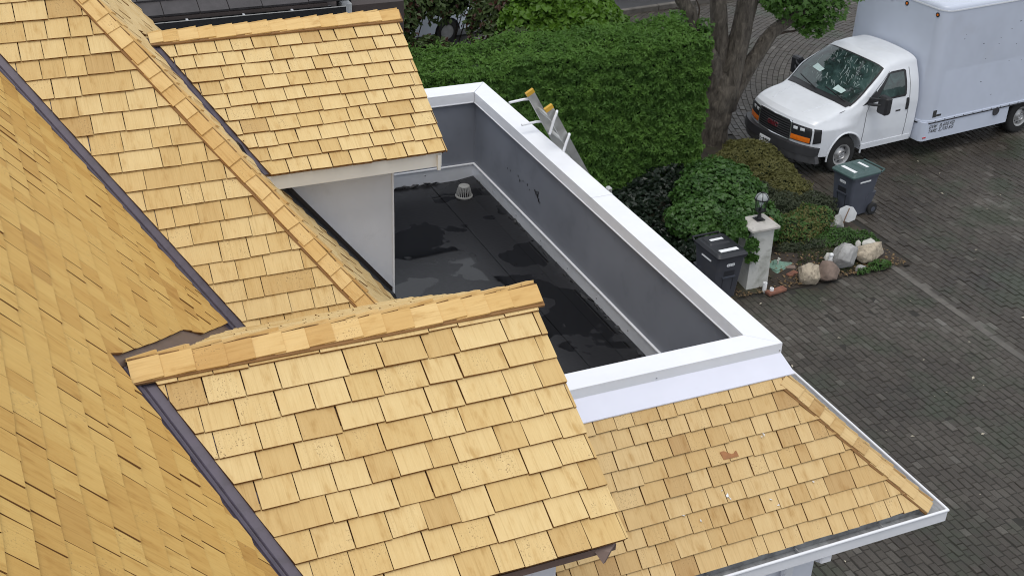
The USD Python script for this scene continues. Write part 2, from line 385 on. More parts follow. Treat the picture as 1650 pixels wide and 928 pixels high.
# pavers: st.x = 10 per paver, object position for the damp and mossy areas
mat('paver', {
    'tc': ('texture_coordinate', {}), 's': ('separate_xyz', {}),
    'd': ('math', {'math_type': 'divide', 'value2': 10.0}), 'id': ('math', {'math_type': 'floor'}),
    'wn': ('white_noise_texture', {'dimensions': '1D'}), 'sc': ('separate_color', {}),
    'tone': ('rgb_ramp', {'ramp': [(0., (.050, .044, .038)), (.5, (.060, .053, .046)), (.88, (.069, .062, .054)), (.965, (.084, .078, .070)), (1., (.115, .108, .10))]}),
    'n': ('noise_texture', {'scale': .42, 'detail': 7.0, 'roughness': .62}),
    'nr': ('rgb_ramp', {'ramp': [(.34, (.46, .41, .35)), (.5, (.84, .80, .74)), (.64, (1.2, 1.2, 1.17)), (.74, (1.75, 1.75, 1.72))]}),
    'm': ('mix_color', {'blend_type': 'multiply', 'fac': 1., 'use_clamp': False}),
    'f': ('noise_texture', {'scale': 55., 'detail': 5.0, 'roughness': .7}),
    'fr': ('rgb_ramp', {'ramp': [(.3, (.72, .72, .72)), (.7, (1.2, 1.2, 1.2))]}),
    'm2': ('mix_color', {'blend_type': 'multiply', 'fac': 1., 'use_clamp': False}),
    'g': ('noise_texture', {'scale': .9, 'detail': 5.0, 'roughness': .6}),
    'gr': ('map_range', {'from_min': .50, 'from_max': .64, 'to_min': 0., 'to_max': .7, 'clamp': True}),
    'm3': ('mix_color', {'b': (.034, .043, .026)}),
    'ro': ('map_range', {'from_min': .35, 'from_max': .65, 'to_min': .42, 'to_max': .72, 'clamp': True}),
    'b': ('bump', {'strength': .5, 'distance': .006}),
    'mp': ('mapping', {'location': (7.3, 3.1, 0.)}),
    'p': ('principled_bsdf', {'specular_ior_level': .35}),
}, [('tc.UV', 's.vector'), ('s.x', 'd.value1'), ('d.value', 'id.value1'), ('id.value', 'wn.w'), ('wn.color', 'sc.color'), ('sc.r', 'tone.fac'),
    ('tc.object', 'n.vector'), ('n.fac', 'nr.fac'), ('tone.color', 'm.a'), ('nr.color', 'm.b'), ('tc.object', 'f.vector'), ('f.fac', 'fr.fac'), ('m.result', 'm2.a'), ('fr.color', 'm2.b'),
    ('tc.object', 'mp.vector'), ('mp.vector', 'g.vector'), ('g.fac', 'gr.value'), ('gr.result', 'm3.fac'), ('m2.result', 'm3.a'), ('m3.result', 'p.base_color'),
    ('n.fac', 'ro.value'), ('ro.result', 'p.roughness'), ('f.fac', 'b.height'), ('b.normal', 'p.normal')])

# window panes: clear with a fresnel reflection
for nm, tint, lo in (('pane', (.62, .74, .72), 1.5), ('pane_dark', (.10, .12, .13), 1.5), ('pane_clear', (.85, .9, .88), 1.4)):
    mat(nm, {'t': ('transparent_bsdf', {'color': tint}), 'g': ('glossy_bsdf', {'color': (1, 1, 1), 'roughness': .02}), 'f': ('fresnel', {'IOR': lo}), 'm': ('mix_closure', {})},
        [('f.fac', 'm.fac'), ('t.BSDF', 'm.closure1'), ('g.BSDF', 'm.closure2')], surface='m.closure')

# ================================================================ HOUSE
house = thing('house', 'house with new golden cedar shingle roofs around a black flat roof with white capped parapet', 'house')
EXP = .157


class Plane:
    """roof plane from z = f(x, y): u runs along the courses, v up the slope, n outwards"""
    def __init__(self, kind, p, z0, ref):
        # kind: '+x' slope falls towards +x, '-y' falls towards -y, '+y' falls towards +y; z = z0 at ref along the fall axis
        self.kind, self.p, self.q = kind, p, math.hypot(1, p)
        if kind == '+x': self.o = np.array([ref, 0, z0]); self.u = np.array([0, 1., 0]); self.v = np.array([-1, 0, p]) / self.q
        if kind == '-y': self.o = np.array([0, ref, z0]); self.u = np.array([1., 0, 0]); self.v = np.array([0, 1, p]) / self.q
        if kind == '+y': self.o = np.array([0, ref, z0]); self.u = np.array([-1., 0, 0]); self.v = np.array([0, -1, p]) / self.q
        self.n = np.cross(self.u, self.v)

    def uv(self, x, y):
        if self.kind == '+x': return y, -(x - self.o[0]) * self.q
        if self.kind == '-y': return x, (y - self.o[1]) * self.q
        return -x, -(y - self.o[1]) * self.q

    def poly(self, pts): return Polygon([self.uv(*p) for p in pts])
    def at(self, u, v, h=0.): return self.o + np.multiply.outer(u, self.u) + np.multiply.outer(v, self.v) + np.multiply.outer(h, self.n)

    def xyz(self, x, y, h=0.):
        u, v = self.uv(x, y); return self.at(u, v, h)


P1 = Plane('+x', 1.302, 4.30, 1.993)            # z = 6.895 - 1.302 x
P2 = Plane('-y', 1.1, 4.8502, 8.25)             # z = 1.1 y - 4.2248
P3 = Plane('+x', 1.27, 4.0, 3.354)              # z = 8.26 - 1.27 x
ND = Plane('-y', .6, 5.40, 4.556)
NB = Plane('+y', .583, 4.868, 8.288)
FD = Plane('-y', .62, 5.58, 9.456)
FB = Plane('+y', .62, 5.58, 12.134)
LO = Plane('-y', .95, 3.975, 5.46)
EA = Plane('+x', .95, 3.975, 6.14)

allsh = []            # (apparent size, parent, v, f, uv)


def earclip(c):
    idx, out = list(range(len(c))), []
    cr = lambda a, b, d: (b[0] - a[0]) * (d[1] - a[1]) - (b[1] - a[1]) * (d[0] - a[0])
    guard = 0
    while len(idx) > 3 and guard < 400:
        for k in range(len(idx)):
            guard += 1
            i0, i1, i2 = idx[k - 1], idx[k], idx[(k + 1) % len(idx)]
            if cr(c[i0], c[i1], c[i2]) <= 0: continue
            if any(cr(c[i0], c[i1], c[q]) >= 0 and cr(c[i1], c[i2], c[q]) >= 0 and cr(c[i2], c[i0], c[q]) >= 0 for q in idx if q not in (i0, i1, i2)): continue
            out.append([i0, i1, i2]); idx.pop(k); break
        else: break
    out.append(idx[:3]); return out


def shingle_rows(parent, pl, region, v0, v1, seed, wmin=.09, wmax=.27, exp=EXP, gap=.0062, m='cedar', thick=1.):
    rs = np.random.RandomState(seed)
    umin, vmin, umax, vmax = region.bounds
    k0 = int(math.floor((max(vmin, v0) - v0) / exp)) - 1
    prev = []
    for k in range(max(k0, 0), 400):
        b = v0 + k * exp
        if b > min(vmax, v1): break
        u = umin - rs.uniform(0, .2); joints = []
        while u < umax:
            w = rs.choice([rs.uniform(wmin, wmin * 1.5), rs.uniform(wmin * 1.4, wmax * .72), rs.uniform(wmax * .65, wmax), rs.uniform(wmax, wmax * 1.45)], p=[.22, .40, .28, .10])
            for _ in range(6):
                if any(abs(u + w - j) < .032 for j in prev): w += .022
                else: break
            joints.append(u + w)
            g = rs.uniform(.7, 1.35) * gap
            jit = rs.normal(0, .0022) + (rs.uniform(-.006, .004) if rs.rand() < .08 else 0)
            sk = rs.normal(0, .0016)
            hb = rs.uniform(.019, .027) * thick
            q = Polygon([(u + g / 2, b + jit), (u + w - g / 2, b + jit + sk), (u + w - g / 2 + rs.normal(0, .0012), b + exp + .04), (u + g / 2 + rs.normal(0, .0012), b + exp + .04)])
            tilt = rs.normal(0, .0018)
            uc, wid = u + w / 2, w
            u += w
            if not q.intersects(region): continue
            q = q.intersection(region)
            for gq in getattr(q, 'geoms', [q]):
                if gq.geom_type != 'Polygon' or gq.area < 6e-4: continue
                c = np.array(gq.exterior.coords)[:-1]
                if not gq.exterior.is_ccw: c = c[::-1]
                if len(c) > 24: c = np.array(gq.simplify(.002).exterior.coords)[:-1]
                if Polygon(c).exterior.is_ccw is False: c = c[::-1]
                n = len(c)
                t = (c[:, 1] - b) / (exp + .04)
                top = hb - (hb - .0015) * np.clip(t, 0, 1) + tilt * (c[:, 0] - uc) / wid * 2
                bot = np.full(n, -.004)
                V = np.vstack([pl.at(c[:, 0], c[:, 1], top), pl.at(c[:, 0], c[:, 1], bot)])
                convex = gq.convex_hull.area - gq.area < 2e-5
                if convex: tri = [[0, i, i + 1] for i in range(1, n - 1)]
                else:
                    tri = earclip(c)
                F = list(tri)
                V2 = np.vstack([V[:n], V[:n], V[n:]])          # top face keeps its own corners; sides get theirs
                for i in range(n):
                    j = (i + 1) % n
                    F += [[n + i, 2 * n + i, 2 * n + j], [n + i, 2 * n + j, n + j]]
                idn = rs.randint(1, 95)
                st = np.stack([c[:, 0] - uc + .5 + 10 * idn, c[:, 1]], 1)
                st3 = np.vstack([st, st - [0, 100], st - [0, 100]])
                cen = V[:n].mean(0); sx, sy, sw = screen(cen)
                area = gq.area * abs(pl.n @ ((np.array([0, 0, CAMZ]) - cen) / np.linalg.norm(np.array([0, 0, CAMZ]) - cen))) / sw ** 2 if (sw > 0 and -5 < sx < 1655 and -5 < sy < 933) else 0
                allsh.append((area, parent, V2, np.array(F), st3, m))
        prev = joints


def deck(parent, pl, region, name='underlay', h=-.012, m='underlay', th=.03):
    r = region.simplify(.001)
    for g in getattr(r, 'geoms', [r]):
        s = trimesh.creation.extrude_polygon(g, th, engine='earcut')
        v = pl.at(s.vertices[:, 0], s.vertices[:, 1], s.vertices[:, 2] - th + h)
        part(parent, name, trimesh.Trimesh(v, s.faces, process=False), m)


def ragged(poly_pts, pl, edge, seed, amp=.012):
    return pl.poly(poly_pts)


def quadstrip(a, b, c, d, th=.002):
    """thin folded sheet a-b-c-d given as 4 corners, doubled to a closed slab"""
    a, b, c, d = map(lambda t: np.asarray(t, float), (a, b, c, d))
    n = np.cross(b - a, d - a); n /= np.linalg.norm(n)
    V = np.array([a, b, c, d, a - n * th, b - n * th, c - n * th, d - n * th])
    F = [[0, 1, 2, 3], [7, 6, 5, 4], [0, 4, 5, 1], [1, 5, 6, 2], [2, 6, 7, 3], [3, 7, 4, 0]]
    return MB().add(V, F).get()


def caps(parent, A, B, s1, n1, s2, n2, width, exp, seed, base=.016, name='ridge_cap', starter=True, over=.06, width2=None, m='cedar_cap'):
    """overlapping cap boards from the low or outer end A to B; s1, s2: downhill directions in the two planes"""
    A, B = np.asarray(A, float), np.asarray(B, float); L = np.linalg.norm(B - A); d = (B - A) / L
    rs = np.random.RandomState(seed)
    if starter:
        mb = MB()
        for q, (s, n) in enumerate(((s1, n1), (s2, n2))):
            ww = (width2 if q and width2 else width) + .014
            pts = []
            for t in (-.01, L):
                for w in (0, ww):
                    for h in (base - .016, base + .004): pts.append(A + d * t + s * w + n * h)
            mb.tm(hull(pts))
        part(parent, 'starter_strip', mb.get(), 'cedar_edge')
    t = 0.; k = 0
    while t < L - .05:
        e = exp * rs.uniform(.86, 1.16) if k else exp * 1.25
        t1 = min(t + e + over, L + .005)
        hb, ht = base + rs.uniform(.020, .028), base + .006
        mb = MB(); flip = rs.rand() < .5
        for q, (s, n) in enumerate(((s1, n1), (s2, n2))):
            w = (width2 if q and width2 else width) * rs.uniform(.92, 1.06); lap = .014 if (q == 0) == flip else .0
            c = [(t, -lap * .2), (t1, -lap * .2), (t1 + rs.normal(0, .002), w), (t + rs.normal(0, .003), w + rs.normal(0, .003))]
            V = []
            for tt, ww in c: V.append(A + d * tt + s * ww + n * (hb if tt < t1 - .02 else ht))
            for tt, ww in c: V.append(A + d * tt + s * ww + n * ((hb if tt < t1 - .02 else ht) - .017))
            V = np.array(V)
            F = np.array([[0, 1, 2, 3], [7, 6, 5, 4], [0, 4, 5, 1], [1, 5, 6, 2], [2, 6, 7, 3], [3, 7, 4, 0]])
            if np.dot(np.cross(V[1] - V[0], V[3] - V[0]), n) < 0: F = F[:, ::-1]
            F6 = np.vstack([F[:, [0, 1, 2]], F[:, [0, 2, 3]]])
            idn = rs.randint(1, 95)
            st = np.array([[.5 + 10 * idn + ww, tt] for tt, ww in c])
            V3 = V[F6].reshape(-1, 3); S3 = np.vstack([st, st])[F6].reshape(-1, 2)
            mb.add(V3, np.arange(len(V3)).reshape(-1, 3), S3)
        part(parent, name, mb.get(), m, uv=mb.guv())
        t += e; k += 1


def nrm(v): v = np.asarray(v, float); return v / np.linalg.norm(v)


# ---- main roof slope P1, bounded by three valleys
main_roof = group_part(house, 'main_roof', 'wide main cedar slope falling away on the left of the picture')
V1p = lambda y: (10.109 - y) / 1.1836           # x of the far valley at y
p1pts = [(-1.15, 11.2), (V1p(11.2) - .02, 11.2), (1.55, 8.27), (.508 - .02 + .03, 5.945 + .09), (.508 - .065, 5.945), (1.35 - .066, 5.945 - .842 * 2.17), (2.1, 2.55), (2.1, 2.0), (-1.15, 2.0)]
# strip of bare metal along the back valley: the shingles stop short of it
p1pts[2:5] = [(1.50, 8.30), (1.19, 7.56), (1.08, 7.40), (1.035, 7.33), (.78, 6.70), (.51, 6.07), (.45, 5.97)]
R1 = P1.poly(p1pts)
wob = np.random.RandomState(5)
shingle_rows(main_roof, P1, R1, -.30, 9, 11, wmin=.11, wmax=.25, exp=.160, gap=.0050, m='cedar_main', thick=.66)
deck(main_roof, P1, P1.poly([(-1.15, 11.2), (V1p(11.2), 11.2), (1.53, 8.30), (.508, 5.945), (2.1, 2.49), (2.1, 2.0), (-1.15, 2.0)]), h=-.02)

# ---- wing slope P2 between the far valley and its hip
wing = group_part(house, 'wing_roof', 'cedar slope of the side wing, between the long metal valley and the capped hip')
hipx = lambda y: (11.35 - y) / 1.1545
V2e = lambda y: V1p(y) + .105
R2 = P2.poly([(V2e(11.0), 11.0), (V2e(8.2), 8.2), (hipx(8.2) - .02, 8.2), (hipx(11.0) - .02, 11.0)])
shingle_rows(wing, P2, R2, -.06, 9, 23, exp=.163, wmin=.12, wmax=.28)
deck(wing, P2, P2.poly([(V1p(11.0), 11.0), (V1p(8.2), 8.2), (hipx(8.2), 8.2), (hipx(11.0), 11.0)]), h=-.014)

# ---- hip slope P3 on the far side of the hip
hipr = group_part(house, 'hip_roof', 'narrow cedar slope beyond the hip, below the far dormer')
vF = lambda y: (13.778 - y) / 2.048             # x of the dormer valley at y
R3 = P3.poly([(hipx(11.4) + .02, 11.4), (hipx(7.5) + .02, 7.5), (3.33, 7.6), (3.33, 9.60), (2.9, 9.63), (2.4, 9.59), (2.0, 9.63), (vF(10.0) - .05, 10.0), (vF(10.8) - .05, 10.8), (2.2, 12.36), (-.05, 12.36), (-.05, 11.4)])
shingle_rows(hipr, P3, R3, .02, 9, 37, exp=.160)
deck(hipr, P3, P3.poly([(hipx(11.4), 11.4), (hipx(7.5), 7.5), (3.35, 7.5), (3.35, 9.75), (1.98, 9.75), (vF(10.8), 10.8), (2.3, 12.36), (-.05, 12.36), (-.05, 11.4)]), h=-.014)
part(hipr, 'barge_board', quadstrip(P3.xyz(-.05, 12.38, .0), P3.xyz(2.35, 12.38, .0), P3.xyz(2.35, 12.38, -.2), P3.xyz(-.05, 12.38, -.2), .03), 'cedar_edge')

# ---- near dormer (front and back slopes)
ndr = group_part(house, 'dormer_roof', 'large near gable slope of big cedar shingles, ridge caps along its top')
nv = lambda y: .508 + (5.945 - y) / 2.17        # x of the near valley at y
RN = ND.poly([(nv(5.95) + .088, 5.95), (2.90, 5.95), (2.90, 4.55), (nv(4.55) + .092, 4.55)])
shingle_rows(ndr, ND, RN, 0, 9, 41, exp=.1625, wmin=.13, wmax=.29)
deck(ndr, ND, ND.poly([(nv(5.945) + .02, 5.945), (2.875, 5.945), (2.875, 4.575), (nv(4.575) + .02, 4.575)]), h=-.012)
RNB = NB.poly([(.95, 5.945), (2.90, 5.945), (2.90, 8.30), (1.56, 8.30), (1.22, 7.50), (1.20, 7.35), (.98, 6.6)])
shingle_rows(ndr, NB, RNB, 0, 9, 43, exp=.160)
deck(ndr, NB, NB.poly([(.52, 5.945), (2.875, 5.945), (2.875, 8.28), (1.54, 8.28)]), h=-.012)
ridge_z = 5.40 + .6 * (5.945 - 4.556)
caps(ndr, (2.935, 5.945, ridge_z + .004), (.535, 5.945, ridge_z + .004), -ND.v, ND.n, -NB.v, NB.n, .125, .152, 3, base=.024)
# gable fascia, eave fascia and walls below
for a, b in (((2.86, 4.60), (2.86, 5.945)),):
    part(ndr, 'barge_board', quadstrip(ND.xyz(2.87, 4.57, -.045), ND.xyz(2.87, 5.945, -.045), ND.xyz(2.87, 5.945, -.13), ND.xyz(2.87, 4.65, -.09), .03), 'cedar_edge')
    part(ndr, 'barge_board', quadstrip(NB.xyz(2.87, 5.945, -.045), NB.xyz(2.87, 8.28, -.045), NB.xyz(2.87, 8.28, -.2), NB.xyz(2.87, 5.945, -.2), .03), 'cream_board')
part(ndr, 'drip_edge', quadstrip((nv(4.6) + .15, 4.573, 5.375), (2.84, 4.573, 5.375), (2.84, 4.573, 5.33), (nv(4.6) + .15, 4.573, 5.33), .004), 'brown_metal')
part(ndr, 'fascia', quadstrip((nv(4.6) + .15, 4.64, 5.39), (2.84, 4.64, 5.39), (2.84, 4.64, 5.31), (nv(4.6) + .15, 4.64, 5.31), .03), 'cedar_edge')
part(ndr, 'flashing_scrap', hull([(2.70, 4.585, 5.372), (2.835, 4.575, 5.40), (2.78, 4.53, 5.365), (2.735, 4.512, 5.31), (2.76, 4.53, 5.30), (2.83, 4.56, 5.385)]), 'brown_metal', label='crumpled scrap of brown flashing at the eave corner')

# ---- far dormer
fdr = group_part(house, 'dormer_roof', 'far gable slope of small cedar shingles above a white cheek wall')
RF = FD.poly([(vF(10.8) + .065, 10.80), (3.74, 10.80), (3.74, 9.44), (vF(9.44) + .065, 9.44)])
shingle_rows(fdr, FD, RF, -.012, 9, 53, exp=.1475, wmin=.12, wmax=.26, gap=.008)
deck(fdr, FD, FD.poly([(vF(10.795), 10.795), (3.715, 10.795), (3.715, 9.46), (vF(9.46), 9.46)]), h=-.012)
deck(fdr, FB, FB.poly([(1.47, 10.795), (3.73, 10.795), (3.73, 12.12), (2.12, 12.12)]), m='cedar', name='back_slope', h=0.)
rz2 = 5.58 + .62 * (10.795 - 9.456)
caps(fdr, (3.765, 10.795, rz2 + .004), (1.50, 10.795, rz2 + .004), -FD.v, FD.n, -FB.v, FB.n, .115, .152, 7, base=.022)
part(fdr, 'fascia', box(2.11, 9.468, 5.435, 3.70, 9.498, 5.562), 'cream_board')
part(fdr, 'fascia_end', box(3.655, 9.44, 5.41, 3.682, 9.467, 5.55), 'cream_board')
part(fdr, 'soffit', box(2.1, 9.5, 5.42, 3.69, 9.757, 5.44), 'cream_board')
part(fdr, 'barge_board', quadstrip(FD.xyz(3.71, 9.5, -.045), FD.xyz(3.71, 10.795, -.045), FD.xyz(3.71, 10.795, -.19), FD.xyz(3.71, 9.5, -.19), .03), 'cream_board')
part(fdr, 'barge_board', quadstrip(FB.xyz(3.71, 10.795, -.045), FB.xyz(3.71, 12.1, -.045), FB.xyz(3.71, 12.1, -.19), FB.xyz(3.71, 10.795, -.19), .03), 'cream_board')
# cheek and gable wall of the far dormer
zc = lambda x: 8.26 - 1.27 * x
mb = MB()
mb.tm(hull([(2.02, 9.756, 5.69), (3.346, 9.756, 5.44), (3.346, 9.756, 4.0), (2.02, 9.756, 5.45), (2.02, 9.9, 5.69), (3.346, 9.9, 5.44), (3.346, 9.9, 4.0), (2.02, 9.9, 5.45), (3.346, 9.756, 5.72), (3.346, 9.9, 5.72), (2.02, 9.756, 5.72)]))
dw = part(fdr, 'cheek_wall', mb.get(), 'stucco')
part(fdr, 'gable_wall', hull([(3.20, 9.902, 4.0), (3.346, 9.902, 4.0), (3.20, 9.902, 5.75), (3.346, 9.902, 5.75), (3.20, 10.795, 6.3), (3.346, 10.795, 6.3), (3.20, 11.7, 5.75), (3.346, 11.7, 5.75), (3.20, 11.7, 4.0), (3.346, 11.7, 4.0)]), 'stucco')
part(fdr, 'corner_bead', box(3.336, 9.748, 3.99, 3.352, 9.760, 5.42), 'white_trim')
part(fdr, 'base_flashing', quadstrip(P3.xyz(1.95, 9.748, .03), P3.xyz(3.33, 9.748, .03), P3.xyz(3.33, 9.60, .006), P3.xyz(1.95, 9.60, .006), .003), 'black_metal')
part(fdr, 'base_flashing', quadstrip((2.03, 9.752, zc(2.03)), (3.33, 9.752, zc(3.33)), (3.33, 9.752, zc(3.33) + .10), (2.03, 9.752, zc(2.03) + .115), .003), 'brown_black')

# ---- metal valleys
def valley(pts_a, pts_v, pts_b, rib=None):
    g = group_part(house, 'valley_flashing')
    (a0, a1), (v0, v1), (b0, b1) = pts_a, pts_v, pts_b
    part(g, 'metal_sheet', quadstrip(a0, a1, v1, v0, .002), 'valley_metal')
    part(g, 'metal_sheet', quadstrip(v0, v1, b1, b0, .002), 'valley_metal')
    v0, v1 = np.array(v0), np.array(v1)
    part(g, 'centre_rib', tube([v0 + [0, 0, .008], v1 + [0, 0, .008]], .013, 6), 'valley_metal')
    e_ = (np.array(b0) - v0) * .16; part(g, 'fold', tube([v0 + e_ + [0, 0, .004], v1 + e_ + [0, 0, .004]], .006, 5), 'valley_metal')


y0, y1 = 11.0, 8.22
valley(((P1.xyz(V1p(y0) - .12, y0, -.007)), P1.xyz(V1p(y1) - .12, y1, -.007)), (P2.xyz(V1p(y0), y0, -.007), P2.xyz(V1p(y1), y1, -.007)), (P2.xyz(V1p(y0) + .2, y0, -.007), P2.xyz(V1p(y1) + .2, y1, -.007)))
y0, y1 = 5.93, 3.0
valley((P1.xyz(nv(y0) - .13, y0, -.007), P1.xyz(nv(y1) - .13, y1, -.007)), (ND.xyz(nv(y0), y0, -.007), ND.xyz(nv(y1), y1, -.007)), (ND.xyz(nv(y0) + .17, y0, -.007), ND.xyz(nv(y1) + .17, y1, -.007)))
y0, y1 = 10.78, 9.47
valley((P3.xyz(vF(y0) - .10, y0, -.007), P3.xyz(vF(y1) - .10, y1, -.007)), (FD.xyz(vF(y0), y0, -.007), FD.xyz(vF(y1), y1, -.007)), (FD.xyz(vF(y0) + .12, y0, -.007), FD.xyz(vF(y1) + .12, y1, -.007)))
g = group_part(house, 'valley_flashing', 'bare brown metal beside the start of the near ridge')
bv = lambda y: .508 + (y - 5.945) / 2.233
part(g, 'metal_sheet', quadstrip(P1.xyz(bv(5.95) - .2, 5.95, -.007), P1.xyz(bv(8.24) - .2, 8.24, -.007), P1.xyz(bv(8.24), 8.24, -.007), P1.xyz(bv(5.95), 5.95, -.007), .002), 'brown_metal')
part(g, 'metal_sheet', quadstrip(NB.xyz(bv(5.95), 5.95, -.007), NB.xyz(bv(8.24), 8.24, -.007), NB.xyz(bv(8.24) + .2, 8.24, -.007), NB.xyz(bv(5.95) + .5, 5.95, -.007), .002), 'brown_metal')

# ---- hip caps between P2 and P3
hipc = group_part(house, 'hip_ridge', 'row of cedar cap shingles down the hip of the side wing')
hx0, hx1 = 2.86, .30
hz = lambda x: 8.26 - 1.27 * x
A = np.array([hx0, 11.35 - 1.1545 * hx0, hz(hx0)]); B = np.array([hx1, 11.35 - 1.1545 * hx1, hz(hx1)])
hd = nrm(A - B)


def side(pl, d):
    s = np.cross(pl.n, d); s /= np.linalg.norm(s)
    return s if s[2] < 0 else -s


caps(hipc, A, B, side(P2, hd), P2.n, side(P3, hd), P3.n, .115, .158, 9, base=.022)

# ---- skirt roof below the near parapet, with hip, gutters
sk = group_part(house, 'skirt_roof', 'low cedar roof below the white parapet, ending in a capped hip')
RL = LO.poly([(2.6, 6.42), (5.17, 6.42), (6.11, 5.48), (6.11, 5.455), (2.6, 5.455)])
shingle_rows(sk, LO, RL, 0, 9, 61, exp=.1385, wmin=.09, wmax=.235, gap=.007, m='cedar_brown')
deck(sk, LO, LO.poly([(2.6, 6.5), (5.10, 6.5), (6.12, 5.48), (2.6, 5.48)]), h=-.012)
RE = EA.poly([(6.145, 5.49), (6.145, 7.6), (5.28, 7.6), (5.28, 6.36)])
shingle_rows(sk, EA, RE, 0, 9, 67, exp=.1385, wmin=.07, wmax=.21)
deck(sk, EA, EA.poly([(6.12, 5.5), (6.12, 7.6), (5.23, 7.6), (5.23, 6.40)]), h=-.012)
A = np.array([6.115, 5.485, 3.975 + .95 * (5.485 - 5.46)]); B = np.array([5.27, 6.33, 3.975 + .95 * (6.33 - 5.46)])
hd = nrm(A - B)
caps(sk, A + hd * .03, B, side(LO, hd), LO.n, side(EA, hd), EA.n, .088, .115, 13, base=.017, over=.05, width2=.05, m='cedar_brown')
part(sk, 'apron_flashing', cat(quadstrip(LO.xyz(2.6, 6.49, .026), LO.xyz(5.27, 6.49, .026), LO.xyz(5.345, 6.335, .026), LO.xyz(2.6, 6.335, .026), .004),
                               quadstrip(LO.xyz(2.6, 6.335, .026), LO.xyz(5.345, 6.335, .026), LO.xyz(5.345, 6.333, .010), LO.xyz(2.6, 6.333, .010), .003)), 'white_apron')
part(sk, 'apron_flashing', quadstrip(EA.xyz(5.27, 6.47, .026), EA.xyz(5.35, 6.40, .026), EA.xyz(5.35, 7.6, .026), EA.xyz(5.27, 7.6, .026), .004), 'white_apron')
# a split shingle that lost its face, and pale chips left on the slope
c = [(4.53, 6.022), (4.56, 6.024), (4.585, 6.012), (4.615, 5.998), (4.635, 5.998), (4.66, 6.010), (4.668, 5.978), (4.54, 5.978)]
c = np.array([LO.uv(*q) for q in c])[::-1]
st_ = np.vstack([np.stack([c[:, 0] - 4.1, c[:, 1]], 1)] * 2)
nn_ = len(c); vv_ = np.vstack([LO.at(c[:, 0], c[:, 1], np.full(nn_, .0255)), LO.at(c[:, 0], c[:, 1], np.full(nn_, .004))])
if Polygon(c).exterior.is_ccw is False: tri_ = [t[::-1] for t in earclip(c[::-1])]; tri_ = [[nn_ - 1 - a for a in t] for t in tri_]
else: tri_ = earclip(c)
ff_ = list(tri_) + [[a, a + nn_, (a + 1) % nn_ + nn_] for a in range(nn_)] + [[a, (a + 1) % nn_ + nn_, (a + 1) % nn_] for a in range(nn_)]
part(sk, 'split_shingle', trimesh.Trimesh(vv_, ff_, process=True), 'split_wood', label='shingle face torn off, showing red brown wood')
rs = np.random.RandomState(15); mb = MB()
for (x, y) in ((4.45, 5.83), (4.48, 5.80), (4.49, 5.78), (4.81, 5.72), (4.22, 5.71), (4.85, 5.68), (4.9, 6.05), (4.92, 6.06), (4.10, 5.76), (5.2, 5.75)):
    mb.tm(hull(LO.xyz(x, y, .026) + rs.normal(0, 1, (7, 3)) * [.007, .009, .004]))
part(sk, 'paint_chips', mb.get(), 'sticker', kind='stuff')
# gutters: open trough with a rolled white lip
gut = group_part(house, 'gutter', 'white rain gutter along the skirt roof eave, grey inside')
gx, gy, gz = 6.245, 5.385, 3.955
part(gut, 'trough', cat(box(2.6, gy + .012, gz - .055, gx - .012, 5.475, gz - .045), box(gx - .18, gy + .09, gz - .055, gx - .012, 7.6, gz - .045)), 'gutter_inside')
part(gut, 'back_plate', cat(box(2.6, 5.476, gz - .09, 6.06, 5.48, gz + .005), box(6.06, 5.49, gz - .09, 6.063, 7.6, gz + .005)), 'gutter_inside')
fp = [(0, 0), (.012, 0), (.012, -.02), (.006, -.03), (.004, -.09), (.02, -.10), (.02, -.104), (-.002, -.094), (-.004, -.035), (-.01, -.02)]
part(gut, 'front_face', cat(box(2.6, gy, gz - .095, gx, gy + .008, gz), box(gx - .008, gy + .009, gz - .095, gx, 7.6, gz)), 'white_trim')
part(gut, 'rolled_lip', cat(tube([(2.6, gy, gz), (gx + .004, gy, gz)], .0115, 10), tube([(gx, gy + .0, gz), (gx, 7.6, gz)], .0115, 10)), 'white_trim')
part(gut, 'bottom_bead', cat(box(2.6, gy + .0, gz - .104, gx, gy + .03, gz - .0955), box(gx - .03, gy + .031, gz - .104, gx, 7.6, gz - .0955)), 'white_trim')
for i, x in enumerate((3.4, 4.15, 4.9, 5.65)):
    part(gut, 'hanger', box(x, gy + .009, gz - .012, x + .012, 5.474, gz - .004), 'gutter_inside')
part(gut, 'paint_fleck', hull([(4.56, gy + .02, gz - .07), (4.60, gy + .03, gz - .07), (4.59, gy + .085, gz - .045), (4.575, gy + .03, gz - .05)]), 'white_trim')
ds = group_part(house, 'downpipe', 'white downpipe elbow under the gutter')
part(ds, 'outlet', box(5.12, 5.40, gz - .19, 5.22, 5.48, gz - .106, .012), 'white_trim')
part(ds, 'elbow', hull([(5.13, 5.41, gz - .185), (5.21, 5.41, gz - .185), (5.13, 5.47, gz - .185), (5.21, 5.47, gz - .185), (5.13, 5.76, gz - .36), (5.21, 5.76, gz - .36), (5.13, 5.82, gz - .36), (5.21, 5.82, gz - .36)]), 'white_trim')
part(ds, 'pipe', box(5.13, 5.765, .05, 5.21, 5.825, gz - .362, .01), 'white_trim')

